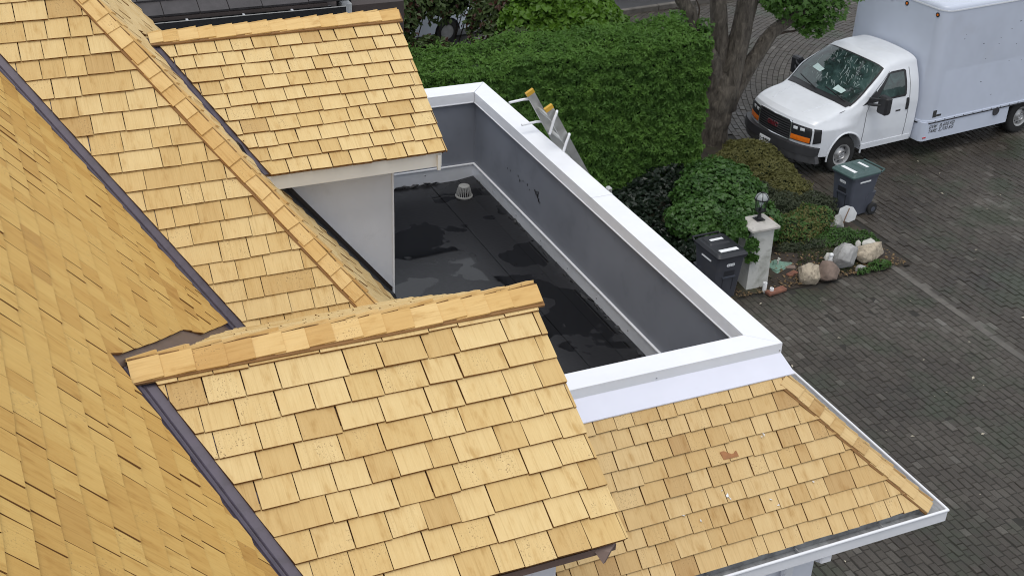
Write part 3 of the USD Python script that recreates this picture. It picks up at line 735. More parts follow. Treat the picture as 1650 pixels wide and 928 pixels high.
# ---- parapet around the flat roof
par = group_part(house, 'parapet', 'grey lined parapet with broad white metal cap')
XI, XO, YI0, YO0, YI1, YO1 = 5.095, 5.262, 6.62, 6.47, 12.03, 12.25
CXI, CXO, CYI0, CYO0, CYI1, CYO1, ZT = 5.068, 5.285, 6.64, 6.442, 12.008, 12.268, 5.035
part(par, 'wall_core', cat(box(XI + .004, YI0 + .004, 3.7, XO - .004, YI1 - .004, 5.0), box(2.7, YI1 + .004, 3.7, XO - .004, YO1, 5.0), box(2.62, YO0 + .004, 3.7, XO - .008, YI0 - .004, 4.999)), 'house_white')
part(par, 'membrane_lining', cat(box(XI, YI0, 4.16, XI + .003, YI1, 4.99), box(2.7, YI1, 4.16, XI - .001, YI1 + .003, 4.99), box(2.62, YI0 - .003, 4.16, XI - .001, YI0, 4.99)), 'membrane_grey')


def cap_run(poly):
    """cap board with a crisp folded edge: top sheet plus down-turned lips"""
    return prism(Polygon(poly), ZT - .012, ZT)


# mitred cap tops, with a seam half way along the long side
SEAM = 9.20
tops = [[(CXI, CYI0 + .003), (CXO, CYO0 + .003), (CXO, SEAM - .0015), (CXI, SEAM - .0015)], [(CXI, SEAM + .0015), (CXO, SEAM + .0015), (CXO, CYO1 - .003), (CXI, CYI1 - .003)],
        [(2.62, CYO0), (CXO - .003, CYO0), (CXI - .003, CYI0), (2.62, CYI0)], [(CXI - .003, CYI1), (CXO - .003, CYO1), (2.62, CYO1), (2.62, CYI1)]]
for i, t in enumerate(tops):
    part(par, 'cap_sheet', prism(Polygon(t), ZT - .012 + .0003 * i, ZT + .0006 * i), 'white_trim')
lips = [box(CXI, CYI0 + .002, ZT - .11, CXI + .004, CYI1 - .002, ZT - .0125), box(CXO - .004, CYO0 + .006, ZT - .11, CXO, CYO1 - .006, ZT - .0125),
        box(2.62, CYO0, ZT - .11, CXO, CYO0 + .004, ZT - .0125), box(2.62, CYI0 - .006, ZT - .11, CXI, CYI0, ZT - .0125), box(2.62, CYI1, ZT - .11, CXI - .002, CYI1 + .004, ZT - .0125), box(2.62, CYO1 - .004, ZT - .11, CXO, CYO1, ZT - .0125)]
for l in lips: part(par, 'cap_lip', l, 'white_trim')
hem = [box(CXI - .006, CYI0 + .002, ZT - .119, CXI + .007, CYI1 - .008, ZT - .1105), box(2.62, CYO0 - .007, ZT - .120, CXO + .003, CYO0 + .005, ZT - .1105), box(2.62, CYI1 - .006, ZT - .119, CXI - .0065, CYI1 + .006, ZT - .1105), box(CXO - .004, CYO0 + .006, ZT - .119, CXO + .006, CYO1, ZT - .1105)]
part(par, 'cap_hem', cat(*hem), 'white_trim')
part(par, 'cap_seam', box(CXI - .004, SEAM - .018, ZT + .0012, CXO + .001, SEAM + .018, ZT + .003), 'white_trim')
for (x, y) in ((CXO - .02, CYO0 - .003), (4.2, CYO0 - .003)):
    part(par, 'screw', mv(lathe([(0, 0), (.006, 0), (.006, .003), (0, .004)], 8), (0, 0, 0)).apply_transform(trimesh.transformations.rotation_matrix(math.pi / 2, (1, 0, 0))).apply_translation((x, y, ZT - .06)), 'chrome')
# base flashing
for b in (box(XI - .014, YI0 + .02, 4.0, XI - .004, YI1 - .014, 4.175), box(2.7, YI1 - .014, 4.0, XI - .004, YI1 - .004, 4.175)):
    part(par, 'base_flashing', b, 'flashing_metal')
part(par, 'flashing_hem', cat(box(XI - .024, YI0 + .02, 4.1755, XI - .001, YI1 - .024, 4.186), box(2.7, YI1 - .024, 4.1755, XI - .001, YI1 - .001, 4.186)), 'white_trim')
for y in np.arange(7.1, 12, .62):
    part(par, 'screw', lathe([(0, 0), (.008, 0), (.007, .004), (0, .005)], 8).apply_transform(trimesh.transformations.rotation_matrix(-math.pi / 2, (0, 1, 0))).apply_translation((XI - .0145, y, 4.09)), 'chrome')
for x in np.arange(3.5, 5.0, .5):
    part(par, 'screw', lathe([(0, 0), (.008, 0), (.007, .004), (0, .005)], 8).apply_transform(trimesh.transformations.rotation_matrix(math.pi / 2, (1, 0, 0))).apply_translation((x, YI1 - .0145, 4.12)), 'chrome')
# torn spots in the lining
rs = np.random.RandomState(4); mb = MB()
for (y, z, s) in ((11.12, 4.50, .012), (11.04, 4.51, .014), (10.84, 4.53, .016), (10.80, 4.50, .015), (10.72, 4.53, .012), (10.61, 4.53, .017), (10.56, 4.50, .010), (10.43, 4.55, .02), (10.40, 4.53, .026), (10.36, 4.52, .03), (10.35, 4.56, .02), (10.33, 4.49, .024), (10.30, 4.47, .016)):
    a = np.linspace(0, 2 * np.pi, 7)[:-1]; r = s * rs.uniform(.5, 1.3, 6)
    mb.tm(hull([(XI - .0015 - (k % 2) * .001, y + r[k] * math.cos(a[k]) * .8, z + r[k] * math.sin(a[k])) for k in range(6)] + [(XI + .001, y, z)]))
part(par, 'torn_spots', mb.get(), 'black_metal', kind='stuff')

fl = group_part(house, 'flat_roof', 'flat roof of wet black membrane with puddles')
xx, yy = np.meshgrid(np.linspace(2.61, XI, 40), np.linspace(YI0, YI1, 84))
ph = meshkit.fbm(np.stack([xx * .9, yy * .9, xx * 0], -1), 3, 8)
vv = np.stack([xx, yy, 3.998 + .006 * ph], -1).reshape(-1, 3)
ff = [[r_ * 40 + c_, r_ * 40 + c_ + 1, (r_ + 1) * 40 + c_ + 1, (r_ + 1) * 40 + c_] for r_ in range(83) for c_ in range(39)]
part(fl, 'membrane', MB().add(vv, ff).get(), 'wet_membrane', smooth=True)
for x in (4.55,): part(fl, 'lap_seam', box(x, YI0, 4.003, x + .10, YI1 - .05, 4.0075), 'wet_membrane')
part(fl, 'cant_strip', cat(hull([(XI - .015, YI0, 4.0), (XI - .015, YI0, 4.03), (XI - .20, YI0, 4.004), (XI - .015, YI1, 4.0), (XI - .015, YI1, 4.03), (XI - .20, YI1, 4.004)])), 'wet_membrane')
rs = np.random.RandomState(9); mb = MB()
for k in range(60):
    y = rs.uniform(7, 11.9); c = np.array([XI - .02 - rs.rand() * .03, y, 4.025]); mb.tm(hull(c + rs.normal(0, 1, (8, 3)) * [.010, .035, .010]))
for k in range(14):
    x = rs.uniform(3.4, 5.0); c = np.array([x, YI1 - .03, 4.015]); mb.tm(hull(c + rs.normal(0, 1, (8, 3)) * [.04, .010, .010]))
part(fl, 'sealant_beads', mb.get(), 'black_plastic', kind='stuff')
part(fl, 'deck', box(2.61, YI0, 3.8, XI, YI1, 3.99), 'underlay')
dr = group_part(house, 'roof_drain', 'grey slatted dome strainer over the roof drain')
n = 22
ring = lathe([(.092, .0), (.115, .0), (.115, .016), (.092, .02), (.092, .0)], 32)
ribs = []
for k in range(n):
    a = 2 * np.pi * k / n; c, s = math.cos(a), math.sin(a)
    ribs.append(tube([(.103 * c, .103 * s, .01), (.085 * c, .085 * s, .09), (.066 * c, .066 * s, .150)], .0062, 5))
tp = lathe([(.0, .158), (.05, .157), (.072, .150), (.072, .142), (.05, .146), (0, .147)], 24)
for nm, m in (('base_ring', ring), ('rib', None), ('top_plate', tp)):
    if m is None:
        for r_ in ribs: part(dr, 'rib', mv(r_.apply_scale(.84), (4.80, 11.60, 4.006)), 'drain_grey')
    else: part(dr, nm, mv(m.apply_scale(.84), (4.80, 11.60, 4.006)), 'drain_grey')

# ---- walls below
wl = group_part(house, 'wall', 'white rendered walls of the house')
part(wl, 'render_face', cat(box(2.62, 5.86, 0, 5.48, 6.466, 3.90), box(5.0, 6.468, 0, 5.258, 12.245, 3.698), box(2.7, 12.05, 0, 4.998, 12.24, 3.698)), 'house_white')
part(wl, 'render_face', cat(hull([(2.45, 4.80, 3.0), (2.60, 4.80, 3.0), (2.45, 4.80, 5.45), (2.60, 4.80, 5.45), (2.45, 5.945, 6.13), (2.60, 5.945, 6.13), (2.45, 8.1, 4.85), (2.60, 8.1, 4.85), (2.45, 8.1, 3.0), (2.60, 8.1, 3.0)]), box(.9, 4.80, 0, 2.449, 4.95, 5.3), box(2.45, 4.80, 0, 2.60, 5.85, 2.999)), 'house_white')
part(wl, 'soffit', cat(box(2.62, 5.482, 3.82, 5.9, 5.858, 3.85), box(5.49, 5.862, 3.82, 6.14, 7.6, 3.85)), 'cream_board')

# ---- write the shingles: the 300 that show largest one by one, the rest as one part per slope
allsh.sort(key=lambda t: -t[0])
rest = {}
for i, (a, par_, V, F, st, m) in enumerate(allsh):
    if i < 300: part(par_, 'shingle', trimesh.Trimesh(V, F, process=False), m, uv=st)
    else: rest.setdefault(str(par_.GetPath()), (par_, MB(), m))[1].add(V, F, st)
for k in sorted(rest):
    par_, mb, m = rest[k]
    part(par_, 'shingles', mb.get(), m, uv=mb.guv(), kind='stuff')

# ================================================================ GROUND, DRIVEWAY, LANE
KX = 13.85                                                   # line of the kerb between driveway and lane
gv, gf = [], []
solo('ground', box(-150, -60, -.6, 250, 300, -.09), 'asphalt', 'dark ground around the house', None, kind='structure')
rs = np.random.RandomState(21)


def pavers(cells, rs, z0=0., ch=.007, depth=.06, parent=None, base=None):
    """cells: list of (cx, cy, angle, length, width); bevelled blocks, each a little tilted"""
    C = np.array(cells); n = len(C)
    L, W = C[:, 3] / 2, C[:, 4] / 2; a = C[:, 2]
    ux = np.stack([np.cos(a), np.sin(a)], 1); uy = np.stack([-np.sin(a), np.cos(a)], 1)
    sg = np.array([[-1, -1], [1, -1], [1, 1], [-1, 1]])
    tx, ty = rs.normal(0, .016, n), rs.normal(0, .024, n); dz = rs.normal(0, .0032, n)
    def ringv(ins, z):
        l, w = (L - ins), (W - ins)
        P = (sg[None, :, 0] * l[:, None])[..., None] * ux[:, None] + (sg[None, :, 1] * w[:, None])[..., None] * uy[:, None] + C[:, None, :2]
        Z = z + dz[:, None] + (sg[None, :, 0] * l[:, None]) * tx[:, None] + (sg[None, :, 1] * w[:, None]) * ty[:, None]
        return np.concatenate([P, Z[..., None]], -1)
    V = np.concatenate([ringv(ch, z0), ringv(0., z0 - ch), ringv(0., z0 - depth)], 1)      # n x 12 x 3
    F = [[0, 1, 2], [0, 2, 3]]
    for r_ in (0, 4):
        for i in range(4):
            j = (i + 1) % 4; F += [[r_ + i, r_ + 4 + i, r_ + 4 + j], [r_ + i, r_ + 4 + j, r_ + j]]
    F = np.array(F)
    ids = rs.randint(0, 900, n)
    st = np.zeros((n, 12, 2)); st[:, :, 0] = 10 * ids[:, None] + 5
    return V, F, st


def near_view(x, y, m=60):
    sx, sy, w = screen(np.stack([x, y, np.zeros_like(x)], -1))
    return (sx > -m) & (sx < 1650 + 2.5 * m) & (sy > -m * .6) & (sy < 928 + m) & (w > 0)


def lay(name, cells, nind, seed, bedname, bedpoly, bz):
    st_ = thing(name, None, None, kind='structure')
    rs = np.random.RandomState(seed)
    V, F, st = pavers(cells, rs)
    c = V[:, :4].mean(1); sx, sy, w = screen(c)
    inside = (sx > 5) & (sx < 1645) & (sy > 5) & (sy < 923)
    vis = np.ones(len(c), bool)
    # blocks hidden behind the house do not count as seen
    vis &= ~((sy > 552 + (sx - 1261) * .87 - 2) & (sx < 1540))
    score = np.where(inside & vis, 1 / w ** 3, 0)
    order = np.argsort(-score)
    for i in order[:nind]:
        part(st_, 'paver', trimesh.Trimesh(V[i], F, process=False), 'paver', uv=st[i])
    r_ = order[nind:]
    mb = (V[r_].reshape(-1, 3), (F[None] + 12 * np.arange(len(r_))[:, None, None]).reshape(-1, 3))
    part(st_, 'pavers', trimesh.Trimesh(*mb, process=False), 'paver', uv=st[r_].reshape(-1, 2), kind='stuff')
    part(st_, bedname, prism(bedpoly, bz - .05, bz), 'joint_sand')
    return st_


# driveway: blocks laid lengthwise towards the house front, in running bond
cells = []
PL, PW, J = .172, .112, .010
ix = 0
x = KX - .08
rs = np.random.RandomState(31)
while x > 4.5:
    y = 1.0 + (ix % 2) * PL / 2 + rs.uniform(-.02, .02)
    while y < 14.62:
        pl_ = PL * rs.choice([.62, .85, 1.0, 1.18, 1.36], p=[.12, .22, .34, .22, .10])
        cells.append((x - PW / 2 + rs.normal(0, .003), y + pl_ / 2, math.pi / 2 + rs.normal(0, .034), pl_ - J * .7, PW - J * .8 - abs(rs.normal(0, .004))))
        y += pl_
    x -= PW; ix += 1
C = np.array(cells)
ok = near_view(C[:, 0], C[:, 1]) & ~((C[:, 0] < 5.6) & (C[:, 1] > 5.7))
ok &= ~((C[:, 1] > 14.28 + .10 * np.sin(C[:, 0] * 3)) & (C[:, 0] > 11.6)) & ~((C[:, 1] > 14.35) & (C[:, 0] > 10.75))
lay('driveway', C[ok], 170, 77, 'bedding', Polygon([(5.5, -3), (KX, -3), (KX, 14.65), (5.5, 14.65)]), -.0085)

# lane: courses run along the kerb, then sweep round in arcs
CX, CY = 24.7, 17.4
cells = []
rs = np.random.RandomState(33)
PL, PW = .215, .125
k = 0
R = CX - KX - .10
R0 = R
while R > 1.0: R -= PW
while R < CX - 8:
    off = (k % 2) * PL / 2
    y = -1.0 + off
    while y < CY:
        cells.append((CX - R, y, math.pi / 2 + rs.normal(0, .012), PL - .007, PW - .010)); y += PL
    n = int(R * math.pi * .62 / PL)
    a = off / R
    for q in range(n):
        t = math.pi - a - q * PL / R
        cells.append((CX + R * math.cos(t), CY + R * math.sin(t), t - math.pi / 2 + rs.normal(0, .012), PL - .007, PW - .010))
    R += PW; k += 1
C = np.array(cells)
FARY = 28.15
ok = near_view(C[:, 0], C[:, 1], 40) & (C[:, 0] > KX + .06 + np.clip(C[:, 1] - 14.6, 0, .5) * .9 * (C[:, 1] < 20.2)) & (C[:, 1] < FARY + .10 * (C[:, 0] - 16.2))
ok |= near_view(C[:, 0], C[:, 1], 40) & (C[:, 1] > 20.2) & (C[:, 0] > 11.5) & (C[:, 1] < FARY + .10 * (C[:, 0] - 16.2))
ok &= ~((C[:, 1] > 14.3) & (C[:, 1] < 20.2) & (C[:, 0] < 14.22))
lay('lane', C[ok], 130, 78, 'bedding', Polygon([(KX, -3), (45, -3), (45, 50), (9.0, 50), (9.0, 20.3), (14.1, 20.3), (14.1, 14.6), (KX, 14.6)]), -.018)

# flush kerb between them, and the far kerb
kb = thing('kerb', 'long flush concrete kerb strip between the driveway and the lane', 'kerb')
y = 2.0
while y < 14.5:
    part(kb, 'kerb_stone', box(KX - .075, y + .004, -.08, KX + .055, y + .996, .006, .006), 'kerb_stone'); y += 1.0
kb = thing('kerb', 'raised grey kerb at the far side of the lane, top edge of the picture', 'kerb')
for i in range(9):
    x0 = 12.4 + i * 1.2
    m = box(0, 0, -.1, 1.192, .14, .13, .015); part(kb, 'kerb_stone', mv(m, (x0, FARY + .10 * (x0 - 16.2), 0), math.degrees(math.atan(.10))), 'kerb_stone')
solo('road', hull([(8, FARY + .2 - .8, -.05), (40, FARY + 2.6, -.05), (40, 60, -.05), (8, 60, -.05), (8, FARY - .6, .02), (40, FARY + 2.58, .02), (40, 60, .02), (8, 60, .02)]), 'asphalt', 'dark asphalt beyond the far kerb', None, kind='structure')

# garden bed soil, gently mounded
def bed_h(x, y): return .02 + .16 * meshkit.fbm(np.stack([x * .8, y * .8, x * 0], -1), 4, 3) * np.clip(np.minimum.reduce([(x - 9.0), (14.15 - x) * 1.4, (y - 14.3) * 1.2, x * 0 + 1.0]), 0, 1)


xs, ys = np.meshgrid(np.linspace(6.5, 14.22, 120), np.linspace(14.32, 20.6, 90))
zz = bed_h(xs, ys)
front = 14.30 + .10 * np.sin(xs * 3)
ys2 = np.where(ys < 14.6, np.maximum(ys, front), ys)
edge = (xs > 14.1) | (ys < 14.40)
zz = np.where(edge, .004, zz)
vv = np.stack([xs, ys2, zz], -1).reshape(-1, 3); nx = 120
ff = [[r_ * nx + c_, r_ * nx + c_ + 1, (r_ + 1) * nx + c_ + 1, (r_ + 1) * nx + c_] for r_ in range(89) for c_ in range(nx - 1)]
solo('garden_bed', MB().add(vv, ff).get(), 'soil', 'dark soil of the planting bed between hedge and driveway', None, smooth=True, kind='structure')
solo('garden_soil', box(-20, 15.5, -.088, 14.0, 32, -.02), 'soil', 'bare soil behind the hedge', None, kind='structure')

# ================================================================ PLANTS
def leaves(P, N, size, rs, spread=.7, fold=.25, aspect=.62, jit=.4):
    """leaf faces (two triangles folded on the midrib, four corners each) at points P turned roughly towards N"""
    n = len(P)
    d = N + rs.normal(0, spread, (n, 3)); d /= np.linalg.norm(d, axis=1)[:, None] + 1e-9
    t = rs.normal(0, 1, (n, 3)); t -= d * (t * d).sum(1)[:, None]; t /= np.linalg.norm(t, axis=1)[:, None] + 1e-9
    b = np.cross(d, t); s = size * rs.uniform(1 - jit, 1 + jit, n)
    L, W = s[:, None] * .5, s[:, None] * .5 * aspect
    V = np.stack([P - t * L, P + b * W + d * W * fold * 2 - t * L * .1, P + t * L, P - b * W + d * W * fold * 2 - t * L * .1], 1)
    F = np.array([[0, 1, 2], [0, 2, 3]])
    return V.reshape(-1, 3), (F[None] + 4 * np.arange(n)[:, None, None]).reshape(-1, 3)


def star_leaves(P, N, size, rs, spread=.6):
    """maple-like five pointed leaves, ten triangles each"""
    n = len(P)
    d = N + rs.normal(0, spread, (n, 3)); d /= np.linalg.norm(d, axis=1)[:, None] + 1e-9
    t = rs.normal(0, 1, (n, 3)); t -= d * (t * d).sum(1)[:, None]; t /= np.linalg.norm(t, axis=1)[:, None] + 1e-9
    b = np.cross(d, t); s = size * rs.uniform(.6, 1.25, n)
    ang = np.radians([-90, -58, -30, -8, 22, 52, 90, 128, 158, 188, 210, 238]); rad = np.array([.18, .34, .72, .40, .92, .46, 1.05, .46, .92, .40, .72, .34]) * .55
    R = P[:, None] + s[:, None, None] * rad[None, :, None] * (np.cos(ang)[None, :, None] * b[:, None] + np.sin(ang)[None, :, None] * t[:, None]) - d[:, None] * (s[:, None] * (rad ** 2)[None] * .25)[..., None]
    V = np.concatenate([P[:, None], R], 1)
    F = np.array([[0, 1 + i, 1 + (i + 1) % 12] for i in range(12)])
    return V.reshape(-1, 3), (F[None] + 13 * np.arange(n)[:, None, None]).reshape(-1, 3)


def blob_points(c, r, n, rs, seed, lump=.28, inner=.72, up=True):
    """points near the lumpy surface of an ellipsoid, with outward directions"""
    d = rs.normal(0, 1, (n, 3)); d /= np.linalg.norm(d, axis=1)[:, None]
    if up: d[:, 2] = np.where(d[:, 2] < -.25, -d[:, 2], d[:, 2])
    k = 1 + lump * 2 * (meshkit.fbm(d * 2.6 + seed * 7.7, 3, seed) - .5)
    rad = k * (inner + (1 - inner) * rs.rand(n) ** .5)
    return np.asarray(c) + d * np.asarray(r) * rad[:, None], d / np.asarray(r) * min(r)


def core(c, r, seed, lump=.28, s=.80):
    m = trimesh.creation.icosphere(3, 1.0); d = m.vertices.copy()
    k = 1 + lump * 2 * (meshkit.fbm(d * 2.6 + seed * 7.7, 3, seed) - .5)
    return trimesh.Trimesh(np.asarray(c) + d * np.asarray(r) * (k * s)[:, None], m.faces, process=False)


def stems(base, tips, r, rs, n=5):
    mb = MB()
    for b, t in zip(base, tips):
        b, t = np.array(b), np.array(t); mid = (b + t) / 2 + rs.normal(0, .06, 3) * np.linalg.norm(t - b)
        mb.tm(tube([b, mid, t], [r, r * .7, r * .35], n))
    return mb.get()


def shrub(name, label, catg, blobs, m, size, dens, seed, leaf_fn=leaves, spread=.7, group=None, second=None, corem='leaf_hedge_core', stem=True, cs=.74, **kw):
    rs = np.random.RandomState(seed)
    t = thing(name, label, catg, group=group)
    mb, mb2, mc = MB(), MB(), MB()
    for i, (c, r) in enumerate(blobs):
        n = int(dens * (r[0] * r[1] + r[1] * r[2] + r[0] * r[2]) * 4)
        P, N = blob_points(c, r, n, rs, seed + i)
        sel = np.ones(len(P), bool)
        if second: sel = rs.rand(len(P)) > second[1] * 2 * meshkit.noise(P * 2.2, seed)
        V, F = leaf_fn(P[sel], N[sel] + [0, 0, .35], size, rs, spread, **kw); mb.add(V, F)
        if second and (~sel).any():
            V, F = leaf_fn(P[~sel], N[~sel] + [0, 0, .35], size, rs, spread, **kw); mb2.add(V, F)
        if cs: mc.tm(core(c, r, seed + i, s=cs))
    part(t, 'foliage', mb.get(), m, kind='stuff')
    if mb2.v: part(t, 'foliage', mb2.get(), second[0], kind='stuff')
    if mc.v: part(t, 'inner_growth', mc.get(), corem, kind='stuff')
    if stem:
        B, T = [], []
        for c, r in blobs:
            for q in range(5):
                a = rs.uniform(0, 6.28); B.append((c[0] + .1 * r[0] * math.cos(a), c[1] + .1 * r[1] * math.sin(a), 0.)); T.append((c[0] + .7 * r[0] * math.cos(a), c[1] + .7 * r[1] * math.sin(a), c[2] + r[2] * .5))
        part(t, 'stems', stems(B, T, .018, rs), 'twig', kind='stuff')
    return t


# ---- clipped hedge
rs = np.random.RandomState(51)
hedge = thing('hedge', 'tall clipped green conifer hedge behind the parapet', 'hedge')
HX0, HX1, HY0, HY1, HZ = 4.6, 12.36, 18.35, 19.75, 2.78


def hedge_surface(n, face):
    if face == 'front': x = rs.uniform(HX0, HX1, n); z = rs.uniform(0.0, HZ, n); P = np.stack([x, np.full(n, HY0), z], 1); N = np.tile([0, -1., .25], (n, 1))
    if face == 'top': x = rs.uniform(HX0, HX1, n); y = rs.uniform(HY0, HY1, n); P = np.stack([x, y, np.full(n, HZ)], 1); N = np.tile([0, -.15, 1.], (n, 1))
    if face == 'end': y = rs.uniform(HY0, HY1, n); z = rs.uniform(0, HZ, n); P = np.stack([np.full(n, HX1), y, z], 1); N = np.tile([1., 0, .25], (n, 1))
    if face == 'back': x = rs.uniform(HX0, HX1, n); z = rs.uniform(1.4, HZ, n); P = np.stack([x, np.full(n, HY1), z], 1); N = np.tile([0, 1., .25], (n, 1))
    # rounded top edges
    d = np.clip(P[:, 2] - (HZ - .25), 0, None); P[:, 1] += np.where(P[:, 1] < (HY0 + .01), d ** 2 * 1.5, 0)
    k = meshkit.fbm(P * [1.1, 1.1, 1.1], 2, 5) - .5; k2 = meshkit.noise(P * 8., 9) - .5
    k3 = meshkit.noise(P * 17., 4) - .5
    off = (.30 if face == 'top' else .16) * k + .15 * k2 + .09 * k3
    nn = N / np.linalg.norm(N, axis=1)[:, None]
    return P + nn * off[:, None] + rs.normal(0, .012, P.shape), N, k2


mb = MB()
for face, n in (('front', 72000), ('top', 30000), ('end', 8500), ('back', 5000)):
    P, N, k2 = hedge_surface(n, face)
    V, F = leaves(P, N + rs.normal(0, .25, N.shape) + [0, 0, .3], .070, rs, .55, .35, .5); mb.add(V, F)
# looser young shoots on top
P, N, _ = hedge_surface(5000, 'top'); P[:, 2] += rs.rand(len(P)) ** 2 * .16
V, F = leaves(P, N, .075, rs, .9, .3, .4); mb.add(V, F)
part(hedge, 'foliage', mb.get(), 'leaf_hedge', kind='stuff')
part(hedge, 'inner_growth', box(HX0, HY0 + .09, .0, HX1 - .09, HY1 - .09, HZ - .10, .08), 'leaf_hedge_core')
part(hedge, 'stems', cat(*[tube([(x, 19.0 + rs.normal(0, .1), 0), (x + rs.normal(0, .1), 19.0, 1.2)], .05, 6) for x in np.arange(5, 12.2, .6)]), 'bark', kind='stuff')

# ---- maple with several limbs
rs = np.random.RandomState(61)
tree = thing('maple_tree', 'broad maple with cracked bark forking beside the hedge end, leaves over the lane', 'tree')


def wander(pts, k, amp, rs):
    pts = np.array(pts, float); t = np.linspace(0, len(pts) - 1, k); o = np.stack([np.interp(t, range(len(pts)), pts[:, i]) for i in range(3)], 1)
    o[1:-1] += rs.normal(0, amp, (k - 2, 3)); return o


def rough_tube(pts, r, n, amp, seed):
    m = tube(pts, r, n, True); v = m.vertices
    k = meshkit.fbm(v * [7, 7, 3], 3, seed) - .5
    c = np.array([pts[np.argmin(np.linalg.norm(np.asarray(pts) - p, axis=1))] for p in v]); d = v - c; d /= np.linalg.norm(d, axis=1)[:, None] + 1e-9
    m.vertices = v + d * (k * amp)[:, None]; return m


tp = wander([(13.62, 19.92, -.1), (13.66, 19.92, .5), (13.70, 19.9, 1.1), (13.78, 19.9, 1.55)], 16, .010, rs)
trunk = rough_tube(tp, np.interp(np.linspace(0, 1, 16), [0, .12, .45, .8, 1], [.44, .36, .32, .33, .20]), 26, .13, 3)
part(tree, 'trunk', trunk, 'bark', smooth=True)
limbs = [([(13.74, 19.9, .8), (13.50, 19.9, 1.6), (13.14, 19.9, 2.3), (12.66, 19.95, 3.1), (12.1, 20.1, 4.1), (11.4, 20.3, 5.4)], .23, .06),
         ([(13.76, 19.95, .8), (13.66, 20.0, 1.8), (13.52, 20.05, 2.9), (13.3, 20.3, 4.2), (13.1, 20.6, 6.0)], .25, .07),
         ([(13.82, 19.85, .8), (13.92, 19.85, 2.0), (13.98, 19.8, 3.0), (14.05, 19.75, 4.4), (14.2, 19.9, 6.4)], .26, .08),
         ([(13.84, 19.95, .9), (14.12, 20.0, 1.95), (14.28, 20.05, 2.9), (14.6, 20.3, 4.4), (15.0, 20.6, 6.0)], .21, .06),
         ([(13.86, 19.8, .95), (14.26, 19.78, 1.72), (14.62, 19.75, 2.30), (15.1, 19.7, 2.62), (15.9, 19.6, 3.3), (16.8, 19.5, 4.4)], .19, .05)]
for i, (p, r0, r1) in enumerate(limbs):
    q = wander(p, 16, .016, rs); part(tree, 'limb', rough_tube(q, np.linspace(r0, r1, 16), 14, .06, 11 + i), 'bark', smooth=True)
for p, r0 in (([(14.66, 19.75, 2.33), (14.95, 19.7, 2.31), (15.3, 19.7, 2.36), (15.55, 19.7, 2.5)], .03), ([(13.05, 19.9, 2.5), (12.8, 19.9, 2.62), (12.5, 19.85, 2.66), (12.42, 19.8, 2.60)], .02), ([(13.2, 19.9, 2.2), (13.1, 19.8, 2.45), (13.0, 19.75, 2.5)], .015), ([(13.0, 19.9, 2.6), (12.95, 19.85, 3.0), (12.8, 19.85, 3.3)], .02)):
    part(tree, 'branch', tube(wander(p, 7, .015, rs), np.linspace(r0, r0 * .4, 7), 7), 'twig')
mb = MB()
P1_, N1_ = [], []
for c, r, n in (((15.15, 19.75, 2.95), (.66, .5, .54), 640), ((15.75, 19.7, 2.75), (.52, .5, .50), 480), ((14.75, 19.85, 3.1), (.48, .4, .48), 320), ((15.45, 19.6, 2.42), (.34, .3, .28), 170), ((16.1, 19.6, 3.3), (.6, .6, .5), 200),
                ((12.46, 19.8, 2.72), (.22, .2, .26), 60), ((13.05, 19.75, 2.52), (.22, .18, .26), 95), ((12.98, 19.75, 2.2), (.14, .14, .2), 55)):
    d = rs.normal(0, 1, (n, 3)); d /= np.linalg.norm(d, axis=1)[:, None]
    P1_.append(np.array(c) + d * np.array(r) * (rs.rand(n, 1) ** .4)); N1_.append(d * .4 + [0, -.2, .9])
V, F = star_leaves(np.vstack(P1_), np.vstack(N1_), .165, rs, .45); mb.add(V, F)
# the rest of the crown, above the picture
P1_, N1_ = [], []
for k in range(26):
    a, q = rs.uniform(0, 6.28), rs.uniform(.3, 2.9); c = np.array([14.0 + q * math.cos(a), 20.2 + q * math.sin(a) * .9, rs.uniform(5.4, 8.2)]); n = 130
    d = rs.normal(0, 1, (n, 3)); d /= np.linalg.norm(d, axis=1)[:, None]
    P1_.append(c + d * [.9, .9, .55] * (rs.rand(n, 1) ** .4)); N1_.append(d * .4 + [0, -.1, .9])
V, F = star_leaves(np.vstack(P1_), np.vstack(N1_), .20, rs, .45); mb.add(V, F)
part(tree, 'crown', mb.get(), 'leaf_maple', kind='stuff')

# ---- shrubs behind the hedge
shrub('bush', 'bright lime green leafy shrub behind the hedge top', 'shrub', [((12.3, 23.6, 1.05), (1.15, 1.0, 1.25)), ((13.1, 24.0, .8), (.75, .8, .95)), ((11.6, 23.9, 1.2), (.9, .9, 1.2)), ((12.6, 24.6, 1.5), (1.1, .9, 1.1))], 'leaf_lime', .15, 330, 71, spread=.5, aspect=.75)
shrub('bush', 'dull green and reddish loose shrub beside the far dormer', 'shrub', [((9.6, 22.6, .8), (.9, .6, .8)), ((10.6, 22.9, .9), (.9, .7, .9)), ((9.0, 25.6, 1.6), (1.1, .9, 1.1)), ((10.2, 25.9, 1.7), (1.2, .9, 1.15)), ((8.2, 25.0, 1.3), (.9, .8, 1.1)), ((11.0, 24.6, 1.2), (.8, .7, .9)), ((9.0, 23.6, .8), (.7, .5, .75))], 'leaf_bush', .13, 240, 73, spread=.7, second=('leaf_red', .22), cs=.45)
